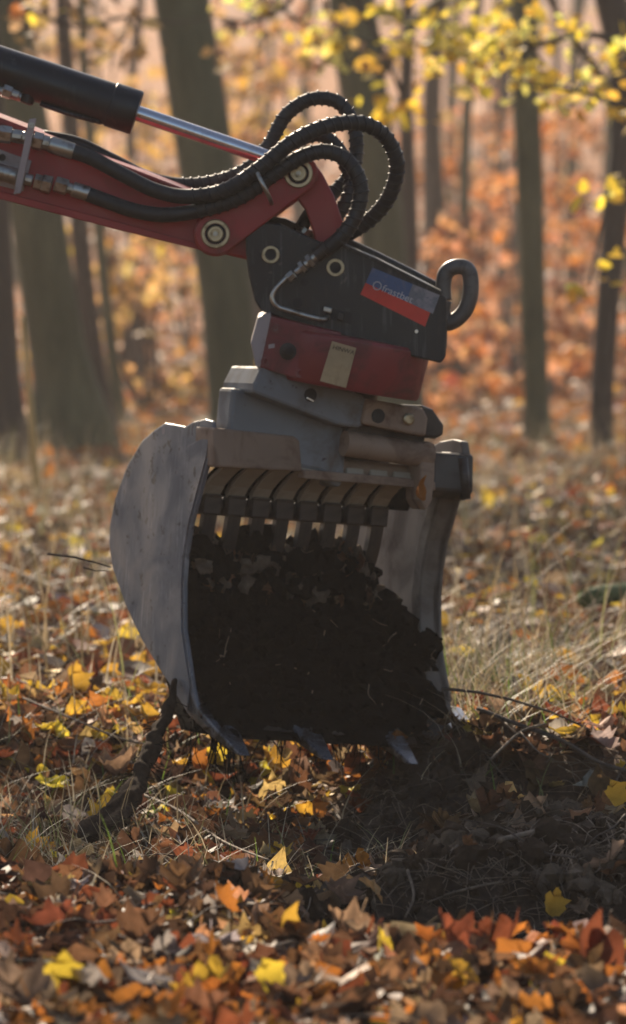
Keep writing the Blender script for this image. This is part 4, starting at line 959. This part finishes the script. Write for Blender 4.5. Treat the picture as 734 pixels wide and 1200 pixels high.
bc = [(-3.5+random.uniform(-.55, .45), 11.6+random.uniform(-.6, .6), 6.5+random.uniform(-.45, .5)) for i in range(10)]
for i, q in enumerate(bc[:6]): MB().tube(wander((-3.78, 11.4, 5.6), q, 4, .06, i+900), taper(13, .03, .008), 6).build('branch', M['bark'], sp, 0, smooth=True)
crown_leaves(bc, 620, (.22, .3, .2), .11, LEAFW, 'crown', sp)
# low leafy boughs in front: yellow beech sprays over the right, a few on the left
def bough(label, pts, d, blobs, n, wts, size=.085):
    q = [at(x, y, d+dd) for x, y, dd, wd in pts]
    root = thing('leafy_bough', label, 'branch', q[0])
    MB().tube(catmull(q, 5), taper((len(q)-1)*5+1, pts[0][3]/6000*d/2, pts[-1][3]/6000*d/2), 6).build('stem', M['darkbark'], root, 0, smooth=True)
    cents = [at(x, y, d+random.uniform(-.5, .5)) for x, y in blobs]
    for cc in cents[::2]:
        s = min(q, key=lambda p: (p-cc).length); MB().tube(wander(s, cc, 4, .03, int(cc.x*999) % 777), taper(13, .008, .004), 5).build('twig', M['darkbark'], root, 0, smooth=True)
    crown_leaves(cents, n, (.085, .2, .035), size, wts, 'leaves', root, clump=5, cs=.4)
YW = {'yellow': 5, 'pale yellow': 6, 'gold': .6}
bough('bright yellow leafy spray in front of the slender trunk at upper right', [(745, 60, 0, 10), (690, 40, 0, 8), (620, 55, 0, 6), (540, 60, 0, 4), (480, 50, 0, 3)], 21,
      [(480, 40), (500, 50), (530, 55), (555, 40), (570, 60), (545, 48), (590, 30), (615, 45), (630, 55), (640, 35), (575, 95), (560, 98), (600, 95), (640, 100), (610, 20), (480, 10), (450, 15), (690, 60), (720, 75), (580, 50), (520, 20), (540, 10), (560, 80), (665, 25), (680, 90), (505, 85), (640, 75), (660, 110), (700, 120), (380, 45), (405, 38)], 500, YW, .06)
bough('yellow leafy spray hanging below at the right edge', [(760, 130, 0, 9), (720, 120, 0, 7), (670, 105, 0, 5), (620, 100, 0, 3)], 19,
      [(730, 140), (715, 120), (690, 105), (735, 225), (725, 215), (700, 230), (690, 335), (712, 332), (735, 310), (672, 340)], 70, {'yellow': 6, 'gold': 3, 'pale yellow': 2}, .06)
bough('small yellowish spray above the hose loops', [(400, -30, 0, 8), (440, 40, 0, 6), (470, 110, 0, 4), (475, 135, 0, 3)], 24, [(470, 125), (455, 135), (480, 140), (490, 115), (465, 80), (440, 20), (480, 60)], 50, {'yellow': 3, 'gold': 4, 'tan': 2})
bough('thin pale yellow spray along the top left of the hose loops', [(360, -30, 0, 8), (330, 10, 0, 5), (290, 25, 0, 4), (255, 20, 0, 3)], 23, [(340, 5), (310, 20), (285, 30), (262, 15), (350, 30), (385, 20), (400, 60), (375, 75), (300, 5)], 80, {'pale yellow': 3, 'ochre': 4, 'tan': 3}, .062)
bough('golden leafy spray at upper left above the cylinder', [(-20, -30, 0, 10), (30, 10, 0, 7), (90, 30, 0, 5), (150, 20, 0, 3)], 24,
      [(35, 20), (48, 38), (60, 12), (110, 50), (130, 80), (150, 30), (170, 60), (30, 60), (250, 20), (255, 60), (120, 10)], 90, {'ochre': 5, 'yellow': 1, 'orange': 1.5, 'tan': 3})
# understorey bushes behind, orange at the right and yellow at the left
def bush(label, px, py, d, wpx, hpx, n, wts, size=.13):
    c0_ = at(px, py, d); zb = float(zg(c0_.x, c0_.y)); root = thing('beech_sapling', label, 'sapling', (c0_.x, c0_.y, zb), 'autumn saplings in the wood behind')
    hw = wpx/6000*d/2; hh = hpx/6000*d/2; cents = []
    for i in range(9):
        e = c0_+Vector((random.gauss(0, .5)*hw, random.uniform(-1, 1), random.gauss(0, .5)*hh)); cents.append(e)
        if i < 4: MB().tube(wander((c0_.x, c0_.y, zb), e, 4, .12, i+int(px)), taper(13, .025, .008), 5).build('stem', M['darkbark'], root, 0, smooth=True)
    crown_leaves(cents, n, (hw*.32, .6, hh*.22), size, wts, 'leaves', root, clump=7, cs=.3)
OW = {'orange': 4, 'salmon': 5, 'tan': 2, 'rust red': .8}; GW = {'ochre': 6, 'gold': 1.5, 'yellow': .6, 'tan': 4, 'salmon': 1}
BU = [(560, 400, 44, 130, 90, 'orange'), (545, 300, 48, 110, 90, 'orange'), (650, 380, 46, 150, 80, 'orange'), (600, 240, 55, 160, 80, 'orange'), (575, 350, 60, 200, 70, 'orange'), (690, 430, 50, 120, 60, 'orange'),
      (520, 200, 58, 130, 80, 'orange'), (690, 280, 52, 90, 90, 'orange'), (530, 470, 40, 100, 50, 'orange'), (180, 230, 44, 120, 160, 'gold'), (150, 120, 50, 150, 120, 'gold'), (170, 340, 40, 90, 90, 'gold'), (200, 450, 44, 90, 60, 'gold'),
      (300, 90, 56, 130, 90, 'gold'), (310, 160, 46, 80, 60, 'gold'), (340, 60, 60, 120, 90, 'orange'), (220, 180, 62, 160, 120, 'gold'), (560, 140, 66, 200, 80, 'orange'), (60, 60, 60, 160, 80, 'gold'), (680, 170, 60, 140, 70, 'orange')]
BL = ['bright orange sapling low in the wood behind the lifting hook', 'orange sapling level with the top of the lifting hook', 'orange sapling crossing the slender trunk behind', 'pale orange sapling high beside the slender trunk',
      'wide orange sapling farther off behind the lifting hook', 'low orange sapling at the foot of the crooked right trunk', 'orange sapling high between the hose loops and the slender trunk', 'orange sapling between the two right hand trunks',
      'small orange sapling just above the bucket ear', 'tall ochre sapling behind the dipper arm', 'ochre sapling behind the black cylinder', 'ochre sapling under the arm left of the thick trunk', 'low ochre sapling above the bucket side plate',
      'ochre sapling right of the thick trunk at the top', 'small ochre sapling behind the piston rod end', 'orange sapling above the hose loops', 'wide ochre sapling farther off behind the arm', 'wide faint orange sapling under the yellow spray',
      'ochre sapling in the upper left corner', 'faint orange sapling at the upper right behind the crooked trunk']
for (px, py, d, wp, hp_, kd), lb in zip(BU, BL): bush(lb, px, py, d, wp, hp_, 330, OW if kd == 'orange' else GW)
for i in range(26):     # the same understorey goes on to both sides of the view
    px = random.uniform(-1000, -80) if i % 2 else random.uniform(820, 1700); kd = 'gold' if i % 2 else 'orange'
    bush(f'{"ochre" if i % 2 else "orange"} sapling in the wood beyond the {"left" if i % 2 else "right"} edge of the view', px, random.uniform(60, 430), random.uniform(42, 66), 170, 150, 260, OW if kd == 'orange' else GW)
for i in range(22):
    d = random.uniform(34, 95); px = random.uniform(-1000, -70) if i % 2 else random.uniform(810, 1700)
    wd = random.uniform(.12, .32)/d*6000; ln = random.uniform(-16, 16); pb = at(px, 400, d); zb = float(zg(pb.x, pb.y)); pyb = 355+(CH-zb)*6000/d
    tree('forest_tree', f'slender trunk in the wood beyond the {"left" if i % 2 else "right"} edge of the view', [(px, pyb, wd), (px+ln*.4, pyb-150, wd*.85), (px+ln, pyb-330, wd*.75)], d, zb+random.uniform(7, 11), 'darkbark' if i % 3 else 'bark', 'trunks of the wood to the sides', crown_n=120, flare=1.2)
# far trunks
for i in range(24):
    d = random.uniform(44, 105); px = random.uniform(-60, 800) if i > 9 else [312, 520, 300, 575, 668, 655, 540, 160, 350, 590][i]
    wd = random.uniform(.10, .26)/d*6000; ln = random.uniform(-14, 14); pb = at(px, 400, d); zb = float(zg(pb.x, pb.y)); pyb = 355+(CH-zb)*6000/d
    tree('forest_tree', 'grey slender trunk faint in the haze of the far wood', [(px, pyb, wd), (px+ln*.4, pyb-150, wd*.85), (px+ln, pyb-330, wd*.75)], d, zb+random.uniform(7, 11), 'darkbark' if i % 2 else 'bark', 'faint trunks of the far wood', crown_n=120, flare=1.2)
# young yellow stem at the left
st = thing('young_shoot', 'pale yellow sunlit stem standing between the two left trunks', 'shoot', (at(40, 570, 22).x, 12, float(zg(at(40, 570, 22).x, 12))))
MB().tube(catmull([at(46, 590, 22), at(40, 540, 22), at(37, 490, 22), at(30, 420, 22), at(26, 370, 22)], 5), taper(21, .020, .010), 8).build('stem', M['yellowstem'], st, 0, smooth=True)

# ------------------------------------------------------------------ haze
hz = MB().box((0, 65, 12.5), (158, 0, 0), (0, 88, 0), (0, 0, 21)).build('haze', None)
mh, t, b, o_ = mat_new('haze'); t.nodes.remove(b)
pv = t.nodes.new('ShaderNodeVolumePrincipled'); pv.inputs['Color'].default_value = (.94, .88, .85, 1); pv.inputs['Density'].default_value = .0011; pv.inputs['Anisotropy'].default_value = .2
t.links.new(pv.outputs[0], o_.inputs['Volume']); hz.data.materials.append(mh); tag(hz, kind='stuff'); hz['label'] = 'thin pale haze in the sunlit wood'
